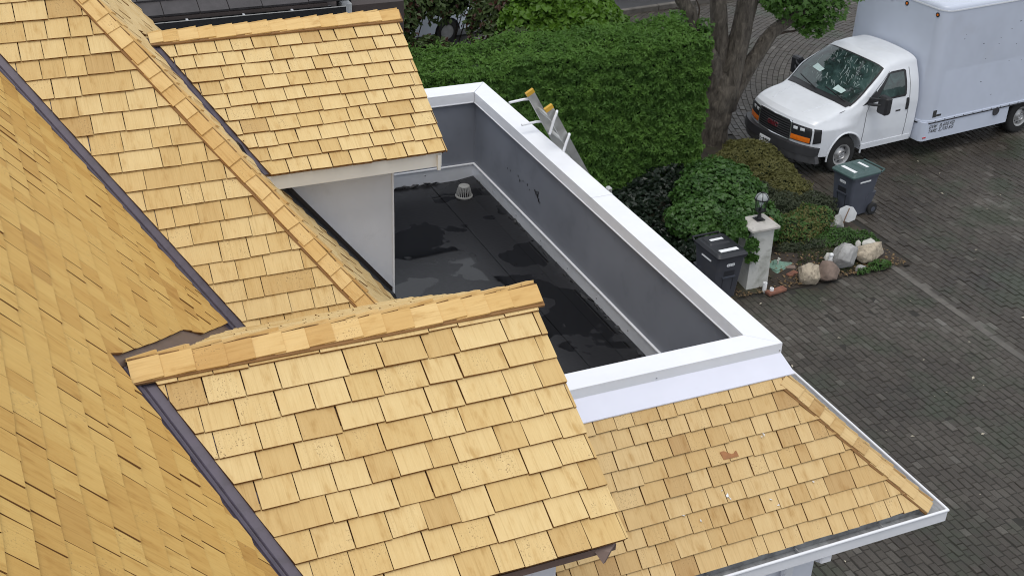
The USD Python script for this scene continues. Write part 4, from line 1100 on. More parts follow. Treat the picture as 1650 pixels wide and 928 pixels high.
# ---- ivy, junipers and ground cover in the bed
shrub('ivy_mound', 'glossy dark green ivy mound between hedge and white pillar', 'shrub', [((11.9, 16.9, .45), (.85, .75, .5)), ((11.2, 16.2, .42), (.7, .65, .5)), ((12.3, 17.6, .34), (.7, .7, .42)), ((11.75, 15.75, .45), (.6, .55, .5)), ((12.7, 18.15, .22), (.5, .35, .3))], 'leaf_ivy', .080, 800, 81, spread=.5, aspect=.85, fold=.15)
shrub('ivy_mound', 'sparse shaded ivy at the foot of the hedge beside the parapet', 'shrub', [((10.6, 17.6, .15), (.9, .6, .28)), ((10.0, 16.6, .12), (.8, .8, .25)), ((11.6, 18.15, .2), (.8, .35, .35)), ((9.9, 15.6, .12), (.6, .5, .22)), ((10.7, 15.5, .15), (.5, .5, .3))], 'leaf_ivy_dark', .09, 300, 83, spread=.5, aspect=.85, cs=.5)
shrub('juniper', 'low yellow green juniper along the lane in front of the truck', 'shrub', [((13.85, 19.0, .12), (.42, .5, .28)), ((13.7, 18.5, .25), (.55, .6, .38)), ((13.65, 17.8, .22), (.55, .55, .36)), ((13.55, 17.15, .18), (.5, .5, .32)), ((13.2, 18.4, .2), (.5, .5, .34))], 'leaf_gold', .085, 1050, 85, spread=.6, aspect=.26)
shrub('juniper', 'grey tinged spreading shrub between the lantern and the lane', 'shrub', [((13.15, 16.7, .16), (.5, .45, .28)), ((13.75, 16.5, .14), (.4, .4, .26)), ((12.9, 17.2, .16), (.45, .4, .3))], 'leaf_grey', .075, 900, 87, spread=.7, aspect=.3, cs=.6)
shrub('juniper', 'spreading green shrub right of the wooden post, pale tips in front', 'shrub', [((12.75, 15.75, .18), (.55, .42, .30)), ((13.3, 15.95, .18), (.42, .4, .30)), ((12.5, 15.95, .16), (.4, .36, .26))], 'leaf_gold', .075, 900, 89, spread=.7, aspect=.3, second=('leaf_cover', .45))
shrub('flowering_plant', 'low plant with pale silvery tips below the spreading shrub', 'plant', [((12.75, 15.28, .10), (.5, .16, .13)), ((12.35, 15.35, .1), (.25, .15, .12))], 'leaf_grey', .06, 900, 91, spread=.8, aspect=.35, cs=.5, stem=False)
shrub('ground_cover', 'fresh green ground cover behind the big rocks', 'plant', [((13.45, 15.35, .10), (.42, .32, .17)), ((13.85, 15.2, .08), (.28, .3, .13)), ((13.1, 15.35, .08), (.3, .22, .13))], 'leaf_cover', .062, 1100, 93, spread=.7, aspect=.4, second=('leaf_grey', .18), stem=False)
shrub('ground_cover', 'small tuft of green leaves below the tan rock', 'plant', [((13.55, 14.38, .06), (.24, .10, .11)), ((13.2, 14.34, .04), (.14, .07, .07))], 'leaf_cover', .075, 900, 95, spread=.8, aspect=.3, stem=False, cs=.5)
shrub('ivy_sprig', 'ivy sprig hanging over the left edge of the white pillar', 'plant', [((10.97, 14.52, .80), (.10, .07, .17)), ((11.0, 14.50, .58), (.09, .06, .09)), ((10.9, 14.9, 1.0), (.14, .3, .2))], 'leaf_ivy', .10, 800, 97, spread=.5, aspect=.85, cs=0, stem=False)
rs = np.random.RandomState(99)
x, y = rs.uniform(11.6, 13.6, 5200), rs.uniform(14.42, 15.7, 5200); k = meshkit.fbm(np.stack([x * 1.6, y * 1.6, x * 0], -1), 3, 2) > .47
V, F = leaves(np.stack([x, y, bed_h(x, y) + .006], -1)[k], np.tile([0, 0, 1.], (k.sum(), 1)), .035, rs, .5, .2, .5)
solo('moss_patch', MB().add(V, F).get(), 'leaf_moss', 'mossy low growth on the soil around the green cover', None, kind='stuff')

# fallen leaves and crumbs on the paving and the bed
rs = np.random.RandomState(101)
x, y = rs.uniform(7, 18, 420), rs.uniform(8, 18, 420) + (rs.rand(420) > .25) * 100; k = ~((x < 14.1) & (y > 14.4)) & ~((x < 6.4))
V, F = leaves(np.stack([x, y, x * 0 + .012], -1)[k], np.tile([0, 0, 1.], (k.sum(), 1)), .045, rs, .25, .2, .6, .6)
solo('fallen_leaves', MB().add(V, F).get(), 'pale_leaf', 'small pale leaves and crumbs scattered on the paving', None, kind='stuff')
x, y = rs.uniform(10.6, 14.1, 700), 14.35 + rs.rand(700) ** 2 * 1.2
V, F = leaves(np.stack([x, y, bed_h(x, y) + .015], -1), np.tile([0, 0, 1.], (700, 1)), .05, rs, .4, .25, .6, .6)
solo('leaf_litter', MB().add(V, F).get(), 'dead_leaf', 'brown leaf litter along the front edge of the bed', None, kind='stuff')

# ================================================================ TRUCK
TRX, TRY, TRH = 14.274, 18.757, math.degrees(3.253)
truck = thing('box_truck', 'white cutaway van truck with a tall white box body, parked on the lane', 'truck', (TRX, TRY, 0), TRH)


def warp(v):
    """van cab: sides lean in above the belt line, nose rounded in plan, roof and bonnet crowned"""
    v = np.array(v, float); x, y, z = v[:, 0].copy(), v[:, 1].copy(), v[:, 2].copy()
    t = np.clip((z - 1.22) / .80, 0, 1.15); k = 1 - .20 * t * (.55 + .45 * t)
    nose = np.clip((x + .62) / .62, 0, 1.3); k *= 1 - .13 * nose ** 2.2
    low = np.clip((.75 - z) / .4, 0, 1); k *= 1 - .03 * low
    # bonnet sides taper in above the lamps
    hood = np.clip((z - .98) / .3, 0, 1) * np.clip((x + 1.25) / .45, 0, 1); k *= 1 - .13 * hood
    yy = y * k
    a = np.abs(y)
    z2 = z - np.clip((z - 1.62) / .40, 0, 1) * (.055 * a ** 2 + .05 * a ** 10) - np.clip((z - .95) / .2, 0, 1) * .05 * a ** 4 * np.clip((x + 1.3) / .4, 0, 1)
    x2 = x - np.clip((x + .9) / .9, 0, 1.2) * .20 * a ** 2.6 - np.clip((z - 1.2) / .2, 0, 1) * .10 * a ** 2 * np.clip((x + 2.3) / .6, 0, 1)
    return np.stack([x2, yy, z2], 1)


prof = Polygon([(-.03, .42), (.0, .62), (-.005, .98), (-.05, 1.10), (-.16, 1.165), (-.55, 1.26), (-1.0, 1.345), (-1.86, 2.02), (-2.0, 2.075), (-2.35, 2.11), (-2.77, 2.11), (-2.79, .40), (-1.50, .40)])
prof = prof.buffer(.03, join_style=1).buffer(-.06, join_style=1).buffer(.03, join_style=1)
arch = Point(-.96, .36).buffer(.475, 24)
prof = prof.difference(arch)
cs = m3.CrossSection([np.array(orient(prof).exterior.coords)[:-1]])
mfd = m3.Manifold.extrude(cs, 2.0).translate((0, 0, -1.0)).refine_to_length(.055)
mm = mfd.to_mesh(); vv = np.array(mm.vert_properties[:, :3]); vv = np.stack([vv[:, 0], -vv[:, 2], vv[:, 1]], 1)     # profile x,z -> x,z; extrusion -> y
part(truck, 'cab_body', trimesh.Trimesh(warp(vv), np.array(mm.tri_verts), process=False), 'truck_white', smooth=38)


def patch(quad, nu, nv, off, th=.006):
    """sheet over the cab: quad corners in unwarped coordinates (x, y, z), lifted by off along its normal, closed to thickness th"""
    a, b, c, d = map(np.array, quad)
    U, W = np.meshgrid(np.linspace(0, 1, nu), np.linspace(0, 1, nv))
    Pt = ((1 - U) * (1 - W))[..., None] * a + (U * (1 - W))[..., None] * b + (U * W)[..., None] * c + ((1 - U) * W)[..., None] * d
    Pt = warp(Pt.reshape(-1, 3)).reshape(nv, nu, 3)
    gu, gw = np.gradient(Pt, axis=1), np.gradient(Pt, axis=0); n = np.cross(gu, gw); n /= np.linalg.norm(n, axis=2)[..., None] + 1e-12
    inward = n[..., 0].mean() < 0
    if inward: n = -n
    T, B = (Pt + n * off).reshape(-1, 3), (Pt + n * (off - th)).reshape(-1, 3); N = nu * nv
    f = [[r_ * nu + c_, r_ * nu + c_ + 1, (r_ + 1) * nu + c_ + 1, (r_ + 1) * nu + c_] for r_ in range(nv - 1) for c_ in range(nu - 1)]
    f = np.array(f); F = list(f) + list(f[:, ::-1] + N)
    rim = [c_ for c_ in range(nu)] + [r_ * nu + nu - 1 for r_ in range(1, nv)] + [(nv - 1) * nu + c_ for c_ in range(nu - 2, -1, -1)] + [r_ * nu for r_ in range(nv - 2, 0, -1)]
    for i in range(len(rim)):
        j = (i + 1) % len(rim); F.append([rim[i], rim[i] + N, rim[j] + N, rim[j]])
    F = np.array(F)
    return MB().add(np.vstack([T, B]), F[:, ::-1] if inward else F).get()


def sidepoly(pts, off, th=.006, m=.06, side_=1):
    """panel on the cab side (y = +-1 before warping) from x,z points"""
    pg = Polygon(pts); mf = m3.Manifold.extrude(m3.CrossSection([np.array(pg.exterior.coords)[:-1] if pg.exterior.is_ccw else np.array(pg.exterior.coords)[:-1][::-1]]), th).refine_to_length(m)
    q = mf.to_mesh(); v = np.array(q.vert_properties[:, :3]); h = v[:, 2]; base = warp(np.stack([v[:, 0], np.full(len(v), 1.0 * side_), v[:, 1]], 1))
    e = .002; gx = warp(np.stack([v[:, 0] + e, np.full(len(v), 1.0 * side_), v[:, 1]], 1)) - base; gz_ = warp(np.stack([v[:, 0], np.full(len(v), 1.0 * side_), v[:, 1] + e], 1)) - base
    n = np.cross(gz_, gx); n /= np.linalg.norm(n, axis=1)[:, None]; n *= np.sign(n[:, 1] * side_)[:, None]
    f = np.array(q.tri_verts)
    return trimesh.Trimesh(base + n * (h + off - th)[:, None], f if side_ < 0 else f[:, ::-1], process=False)


# windscreen: dark rubber surround, glass, dash papers and streaks of rain
part(truck, 'windscreen_seal', patch([(-1.0, .955, 1.352), (-1.0, -.955, 1.352), (-1.845, -.95, 2.005), (-1.845, .95, 2.005)], 14, 10, .006), 'black_plastic', smooth=True)
ws = part(truck, 'windscreen', patch([(-1.045, .915, 1.385), (-1.045, -.915, 1.385), (-1.82, -.905, 1.985), (-1.82, .905, 1.985)], 18, 12, .012), 'cab_inside', smooth=True)


def onscreen(u, w):       # u across (0 = driver side), w up
    return np.array([-1.045 - .775 * w, .915 - 1.83 * u, 1.385 + .60 * w])


MAT['screen_glass'] = MAT['pane_clear']
mat('windscreen_tint', {'tc': ('texture_coordinate', {}), 'n': ('noise_texture', {'scale': 3., 'detail': 4., 'roughness': .6, 'distortion': 1.2}),
                        'r': ('rgb_ramp', {'ramp': [(.35, (.012, .018, .018)), (.55, (.03, .055, .052)), (.75, (.06, .10, .095))]}),
                        'p': ('principled_bsdf', {'roughness': .04, 'specular_ior_level': .6, 'coat_weight': .5})},
    [('tc.object', 'n.vector'), ('n.fac', 'r.fac'), ('r.color', 'p.base_color')])
UsdShade.MaterialBindingAPI.Apply(ws).Bind(MAT['windscreen_tint'])
for (u, w, s1_, s2_) in ((.20, .10, .14, .10), (.68, .34, .16, .10)):
    q = [onscreen(u, w), onscreen(u + s1_, w + .02), onscreen(u + s1_ * .9, w + s2_ + .05), onscreen(u - .02, w + s2_)]
    part(truck, 'dash_paper', patch(q, 4, 4, .0145, .002), 'paper')
rs = np.random.RandomState(7); mb = MB()
for i in range(150):
    u, w = rs.uniform(.06, .9), rs.uniform(.12, .9)
    if rs.rand() > np.exp(-((u - .33) / .2) ** 2) + .25: continue
    l, t = rs.uniform(.03, .15), rs.uniform(.003, .007); a = rs.normal(.9, .35)
    p0, p1 = np.array([u, w]), np.array([u + l * math.cos(a) * .5, w + l * math.sin(a)]); nn = np.array([-(p1 - p0)[1], (p1 - p0)[0]]); nn = nn / np.linalg.norm(nn) * t
    mb.tm(patch([onscreen(*(p0 + nn * .3)), onscreen(*(p0 - nn * .3)), onscreen(*(p1 - nn)), onscreen(*(p1 + nn))], 2, 2, .0142, .0012))
part(truck, 'rain_streaks', mb.get(), 'streak', kind='stuff')
part(truck, 'cowl', patch([(-.93, .93, 1.334), (-.93, -.93, 1.334), (-1.035, -.93, 1.372), (-1.035, .93, 1.372)], 14, 3, .010), 'black_plastic', smooth=True)
for (u0, u1) in ((.95, .56), (.50, .10)):
    p0, p1 = onscreen(1 - u0 + .02, -.03), onscreen(1 - u1, .10)
    w_ = warp(np.array([p0, (p0 + p1) / 2, p1])); part(truck, 'wiper', tube(w_ + [.012, 0, .024], .009, 5), 'black_plastic')
# bonnet creases and shut line
for s in (1, -1):
    part(truck, 'bonnet_crease', tube(warp(np.array([(-.95, .62 * s, 1.337), (-.70, .60 * s, 1.289), (-.45, .55 * s, 1.238), (-.26, .50 * s, 1.19)])) + [0, 0, .001], .007, 6), 'truck_white')
    part(truck, 'bonnet_seam', tube(warp(np.array([(-1.0, .97 * s, 1.325), (-.7, .975 * s, 1.25), (-.42, .965 * s, 1.175), (-.26, .93 * s, 1.12), (-.14, .86 * s, 1.06)])) + [0, .004 * s, .004], .005, 5), 'seam')
# side glass, doors, handles
for s in (1, -1):
    part(truck, 'side_window', sidepoly([(-1.34, 1.36), (-1.50, 1.50), (-1.93, 1.915), (-2.02, 1.95), (-2.40, 1.955), (-2.45, 1.92), (-2.45, 1.40), (-2.42, 1.36)], .005, side_=s), 'black_plastic', smooth=30)
    part(truck, 'window_glass', sidepoly([(-1.56, 1.40), (-1.97, 1.90), (-2.38, 1.905), (-2.40, 1.42), (-2.38, 1.40)], .009, side_=s), 'windscreen_tint', smooth=30)
    for a, b in (((-1.41, .47), (-1.41, 1.30)), ((-2.54, .47), (-2.54, 1.98))):
        zz = np.linspace(a[1], b[1], 9); q = warp(np.stack([np.full(9, a[0]), np.full(9, 1.0 * s), zz], 1)); part(truck, 'door_seam', tube(q + [0, .001 * s, 0], .006, 5), 'seam')
    xx_ = np.linspace(-1.36, -2.0, 8); q = warp(np.stack([xx_ * .999 - .02, np.full(8, 1.0 * s), 1.40 + (-1.36 - xx_) * .82], 1)); part(truck, 'door_seam', tube(q + [.05, 0, .03], .004, 5), 'seam')
    part(truck, 'door_handle', sidepoly([(-2.47, 1.08), (-2.51, 1.08), (-2.52, 1.10), (-2.52, 1.30), (-2.51, 1.32), (-2.47, 1.32), (-2.455, 1.30), (-2.455, 1.10)], .012, .01, side_=s), 'black_plastic')
    part(truck, 'sill', sidepoly([(-1.44, .405), (-2.74, .405), (-2.74, .52), (-1.44, .52)], .012, .012, side_=s), 'truck_white')
    # arch lip
    t = np.linspace(-.12, math.pi + .05, 20); q = warp(np.stack([-.96 + .485 * np.cos(t), np.full(20, 1.0 * s), .36 + .485 * np.sin(t)], 1)); part(truck, 'arch_lip', tube(q, .018, 7), 'truck_white')
    # mirror
    mx = [(-1.42, 1.0 * s, 1.36), (-1.45, 1.12 * s, 1.38), (-1.52, 1.22 * s, 1.40)]
    mi = group_part(truck, 'mirror')
    part(mi, 'mirror_arm', cat(tube(mx, .03, 7), tube(np.array(mx) + [0, 0, .12], .02, 7)), 'black_plastic')
    part(mi, 'mirror_shell', box(-1.66, (1.12 if s > 0 else -1.37), 1.22, -1.50, (1.37 if s > 0 else -1.12), 1.58, .035), 'black_plastic')
    part(mi, 'mirror_glass', box(-1.668, (1.145 if s > 0 else -1.345), 1.26, -1.661, (1.345 if s > 0 else -1.145), 1.54), 'chrome')
    part(truck, 'corner_glass', sidepoly([(-1.22, 1.345), (-1.52, 1.355), (-1.545, 1.58)], .006, side_=s), 'black_plastic')
    # headlamp
    hl = group_part(truck, 'headlight')
    y0, y1 = (.52, .99)
    q = [(-.0, y0 * s, .70), (-.0, y1 * s, .70), (-.0, y1 * s, 1.02), (-.0, y0 * s, 1.02)]
    if s < 0: q = [q[1], q[0], q[3], q[2]]
    part(hl, 'housing', patch(q, 8, 5, .016, .03), 'black_plastic', smooth=True)
    q = [(-.0, (y0 + .02) * s, .715), (-.0, (y1 - .02) * s, .715), (-.0, (y1 - .02) * s, .815), (-.0, (y0 + .02) * s, .815)]
    if s < 0: q = [q[1], q[0], q[3], q[2]]
    part(hl, 'indicator_lens', patch(q, 8, 3, .022, .008), 'amber', smooth=True)
    for yc in (.63, .79):
        q = [(-.0, (yc - .05) * s, .925), (-.0, (yc + .05) * s, .925), (-.0, (yc + .05) * s, .985), (-.0, (yc - .05) * s, .985)]
        if s < 0: q = [q[1], q[0], q[3], q[2]]
        part(hl, 'lamp', patch(q, 4, 3, .023, .008), 'lamp_glass', smooth=True)
    # dark wrap round the corner
    part(hl, 'side_lens', sidepoly([(-.03, .70), (-.03, 1.02), (-.20, 1.00), (-.22, .72)], .008, side_=s), 'black_plastic')
# grille
gr = group_part(truck, 'grille')
part(gr, 'recess', patch([(0, -.52, .68), (0, .52, .68), (0, .52, 1.055), (0, -.52, 1.055)], 10, 4, .012, .03), 'black_plastic', smooth=True)
for k in range(7):
    z = .715 + k * .047; part(gr, 'bar', tube(warp(np.stack([np.full(9, .0), np.linspace(-.50, .50, 9), np.full(9, z)], 1)) + [.018, 0, 0], .010, 5), 'bumper_plastic')
fr = [(0, -.50, .67), (0, 0, .665), (0, .50, .67), (0, .535, .70), (0, .53, 1.04), (0, .50, 1.062), (0, 0, 1.075), (0, -.50, 1.062), (0, -.53, 1.04), (0, -.535, .70), (0, -.50, .67)]
part(gr, 'chrome_surround', tube(warp(np.array(fr)) + [.018, 0, 0], .014, 6), 'chrome')
tx = meshkit.text_mesh('GMC', .088, .012, True); tx.apply_translation((-tx.bounds.mean(0)[0], -.044, 0))
tv = tx.vertices; big = trimesh.Trimesh(np.stack([tv[:, 2] + .034, tv[:, 0], tv[:, 1] + .865], 1), tx.faces, process=False)
part(gr, 'lettering', big, 'print_red')
tx2 = meshkit.text_mesh('GMC', .10, .008, True); tx2.apply_translation((-tx2.bounds.mean(0)[0], -.050, 0)); tv = tx2.vertices
part(gr, 'lettering_edge', trimesh.Trimesh(np.stack([tv[:, 2] + .025, tv[:, 0], tv[:, 1] + .865], 1), tx2.faces, process=False), 'chrome')
# bumper: wraps round the nose
def bumper(z0, z1, o0, o1):
    t = np.linspace(-1, 1, 25); mb = MB(); V = []
    for q in t:
        a = abs(q); y = q * 1.04; x = .115 - .30 * a ** 3.2
        V += [(x + o0, y, z0), (x + o1, y, z1), (x + o1 - .10, y * .985, z1), (x + o0 - .10, y * .985, z0)]
    F = []
    for i in range(24):
        for k in range(4):
            F.append([i * 4 + k, (i + 1) * 4 + k, (i + 1) * 4 + (k + 1) % 4, i * 4 + (k + 1) % 4])
    F += [[0, 1, 2, 3], [99, 98, 97, 96]]
    return mb.add(V, np.array(F)[:, ::-1]).get()


part(truck, 'bumper', bumper(.50, .655, .012, -.02), 'bumper_plastic', smooth=35)
part(truck, 'bumper', bumper(.335, .498, -.05, .004), 'bumper_lower', smooth=35, label='dull grey lower half of the bumper')
pl = group_part(truck, 'number_plate')
part(pl, 'plate', box(.112, -.225, .42, .124, .085, .575, .004), 'sticker')
tx = meshkit.text_mesh('JL 1858', .075, .003, True); tx.apply_translation((-tx.bounds.mean(0)[0], 0, 0)); tv = tx.vertices
part(pl, 'plate_text', trimesh.Trimesh(np.stack([tv[:, 2] + .1245, tv[:, 0] - .07, tv[:, 1] + .46], 1), tx.faces, process=False), 'print_dark')


def wheel(x, y, s, r=.375, w=.225, dual=False):
    g = group_part(truck, 'wheel')
    tr = lathe([(.22, -w / 2), (r - .05, -w / 2), (r - .012, -w / 2 + .03), (r, -w / 2 + .06), (r, w / 2 - .06), (r - .012, w / 2 - .03), (r - .05, w / 2), (.22, w / 2), (.20, 0), (.22, -w / 2)], 40)
    R_ = trimesh.transformations.rotation_matrix(-math.pi / 2 * s, (1, 0, 0))
    def put(m): m = m.copy(); m.apply_transform(R_); m.apply_translation((x, y, r)); return m
    part(g, 'tyre', put(tr), 'rubber', smooth=40)
    rim = lathe([(.0, w / 2 - .02), (.07, w / 2 - .02), (.085, w / 2 + .01), (.10, w / 2 - .03), (.17, w / 2 - .075), (.185, w / 2 - .01), (.218, w / 2 + .004), (.222, w / 2 - .03), (.215, -.05), (0, -.05)], 32)
    part(g, 'rim', put(rim), 'rim_steel', smooth=40)
    for k in range(8):
        a = 2 * math.pi * k / 8; h = mv(lathe([(0, 0), (.024, 0), (.024, .004), (0, .004)], 10), (.142 * math.cos(a), .142 * math.sin(a), w / 2 - .055)); part(g, 'rim_hole', put(h), 'seam')
        n_ = mv(lathe([(0, 0), (.011, 0), (.011, .02), (0, .024)], 6), (.055 * math.cos(a), .055 * math.sin(a), w / 2 - .02)); part(g, 'wheel_nut', put(n_), 'chrome')


for s in (1, -1):
    wheel(-.96, .86 * s, s); wheel(-5.95, .98 * s, s); wheel(-5.95, .72 * s, s)
part(truck, 'wheel_well', cat(box(-1.42, -.70, .42, -.50, .70, .95), ), 'seam')
part(truck, 'chassis', cat(box(-7.2, -.45, .45, -2.0, -.33, .62), box(-7.2, .33, .45, -2.0, .45, .62), box(-6.02, -.8, .32, -5.88, .8, .44), box(-4.6, -.95, .36, -3.6, -.5, .70)), 'seam')
# box body: rounded corners in plan, rounded roof edge
bx = Polygon([(-2.84, -1.20), (-2.84, 1.20), (-7.4, 1.20), (-7.4, -1.20)])
bx = bx.buffer(-.22).buffer(.22, 12)
def loft(polyf, levels):
    V = []; n = None
    for z, ins in levels:
        c = np.array(polyf.buffer(-ins, 12).exterior.coords)[:-1] if ins else np.array(polyf.exterior.coords)[:-1]
        # resample to a fixed count by arc length, starting at the rear middle
        ls = LineString(np.vstack([c, c[:1]])); n = 160
        st_ = ls.project(Point(-7.4 + ins, 0)); d = (st_ + np.linspace(0, ls.length, n, endpoint=False)) % ls.length
        V.append([(*ls.interpolate(q).coords[0], z) for q in d])
    V = np.array(V); L_ = len(levels); F = []
    for i in range(L_ - 1):
        for j in range(n):
            k = (j + 1) % n; F.append([i * n + j, i * n + k, (i + 1) * n + k, (i + 1) * n + j])
    vv = V.reshape(-1, 3); c0, c1 = len(vv), len(vv) + 1
    vv = np.vstack([vv, V[0].mean(0), V[-1].mean(0)])
    T = [[c0, (j + 1) % n, j] for j in range(n)] + [[c1, (L_ - 1) * n + j, (L_ - 1) * n + (j + 1) % n] for j in range(n)]
    mb = MB().add(vv, np.array(F)); m = mb.get()
    m = trimesh.Trimesh(vv, np.vstack([m.faces, np.array(T)]), process=False)
    if m.volume < 0: m.invert()
    return m


part(truck, 'box_body', loft(bx, [(.80, .0), (3.06, .0), (3.10, .012), (3.135, .04), (3.15, .09)]), 'box_white', smooth=35)
part(truck, 'roof_trim', loft(bx.buffer(.008), [(3.035, .0), (3.062, .0)]), 'truck_white')
sk_ = Polygon([(-2.84, -1.20), (-2.84, 1.20), (-5.42, 1.20), (-5.42, -1.20)]).buffer(-.10).buffer(.10)
skirt = sk_.difference(Polygon([(-2.98, -1.17), (-2.98, 1.17), (-5.5, 1.17), (-5.5, -1.17)]))
part(truck, 'side_skirt', prism(skirt.buffer(0), .39, .785), 'box_white')
part(truck, 'side_skirt', cat(box(-7.38, 1.17, .52, -6.46, 1.20, .785), box(-7.38, -1.20, .52, -6.46, -1.17, .785)), 'box_white')
part(truck, 'rub_rail', prism(bx.buffer(.012).difference(bx.buffer(-.02)), .745, .775), 'seam')
part(truck, 'rub_rail', prism(bx.buffer(.018).difference(bx.buffer(-.02)), .776, .812), 'box_white')
for k in range(16):
    part(truck, 'rivet', mv(lathe([(0, 0), (.013, 0), (.011, .006), (0, .008)], 8).apply_transform(trimesh.transformations.rotation_matrix(-math.pi / 2, (1, 0, 0))), (-3.15 - k * .27, 1.218, .794)), 'print_dark')
part(truck, 'fuel_filler', mv(lathe([(0, .004), (.062, .004), (.085, .012), (.095, .0), (0, 0)], 20).apply_transform(trimesh.transformations.rotation_matrix(-math.pi / 2, (1, 0, 0))), (-4.95, 1.212, .70)), 'seam')
part(truck, 'side_reflector', box(-2.99, 1.198, .45, -2.90, 1.206, .475), 'red_lens')
for (x_, y_) in ((-2.835, 1.0), (-2.835, -1.0), (-2.835, .2), (-2.835, -.2)):
    g = group_part(truck, 'marker_lamp'); m = lathe([(0, .012), (.022, .012), (.022, 0), (0, 0)], 14); o = lathe([(.023, .008), (.046, .008), (.046, 0), (.023, 0), (.023, .008)], 16)
    Rm = trimesh.transformations.rotation_matrix(math.pi / 2, (0, 1, 0))
    part(g, 'rubber_ring', o.apply_transform(Rm).apply_translation((x_ - .006, y_, 2.94)), 'black_plastic'); part(g, 'lens', m.apply_transform(Rm).apply_translation((x_ - .006, y_, 2.94)), 'amber')


def side_text(s, h, x, z, y=1.2008):
    t_ = meshkit.text_mesh(s, h, .0015, True); v = t_.vertices
    # reads towards the rear when seen from the truck's left side
    return trimesh.Trimesh(np.stack([x - v[:, 0] - .25 * v[:, 1], y + v[:, 2], z + v[:, 1]], 1), t_.faces, process=False)


part(truck, 'weight_text', side_text('GVW   8,400 KG', .068, -3.02, .635, 1.2012), 'print_dark')
part(truck, 'weight_text', side_text('TARE  3,700 KG', .068, -3.02, .545, 1.2012), 'print_dark')
part(truck, 'badge', box(-3.16, 1.199, .87, -3.06, 1.2025, 1.02), 'print_dark')
part(truck, 'badge_strip', box(-3.30, 1.199, .88, -3.165, 1.2022, .925), 'print_dark')
part(truck, 'door_text', sidepoly([(-2.20, 1.075), (-2.33, 1.075), (-2.33, 1.11), (-2.20, 1.11)], .003, .002), 'print_dark')
part(truck, 'door_lock', sidepoly([(-1.86, 1.12), (-1.90, 1.12), (-1.90, 1.16), (-1.86, 1.16)], .003, .002), 'print_dark')
rs = np.random.RandomState(3); mb = MB()
for k in range(16):
    x_, z_ = rs.uniform(-6.2, -3.2), rs.uniform(.95, 2.7); l = rs.uniform(.012, .06); mb.tm(box(x_ - l, 1.199, z_, x_, 1.2012, z_ + rs.uniform(.006, .014)))
part(truck, 'scratches', mb.get(), 'seam', kind='stuff')

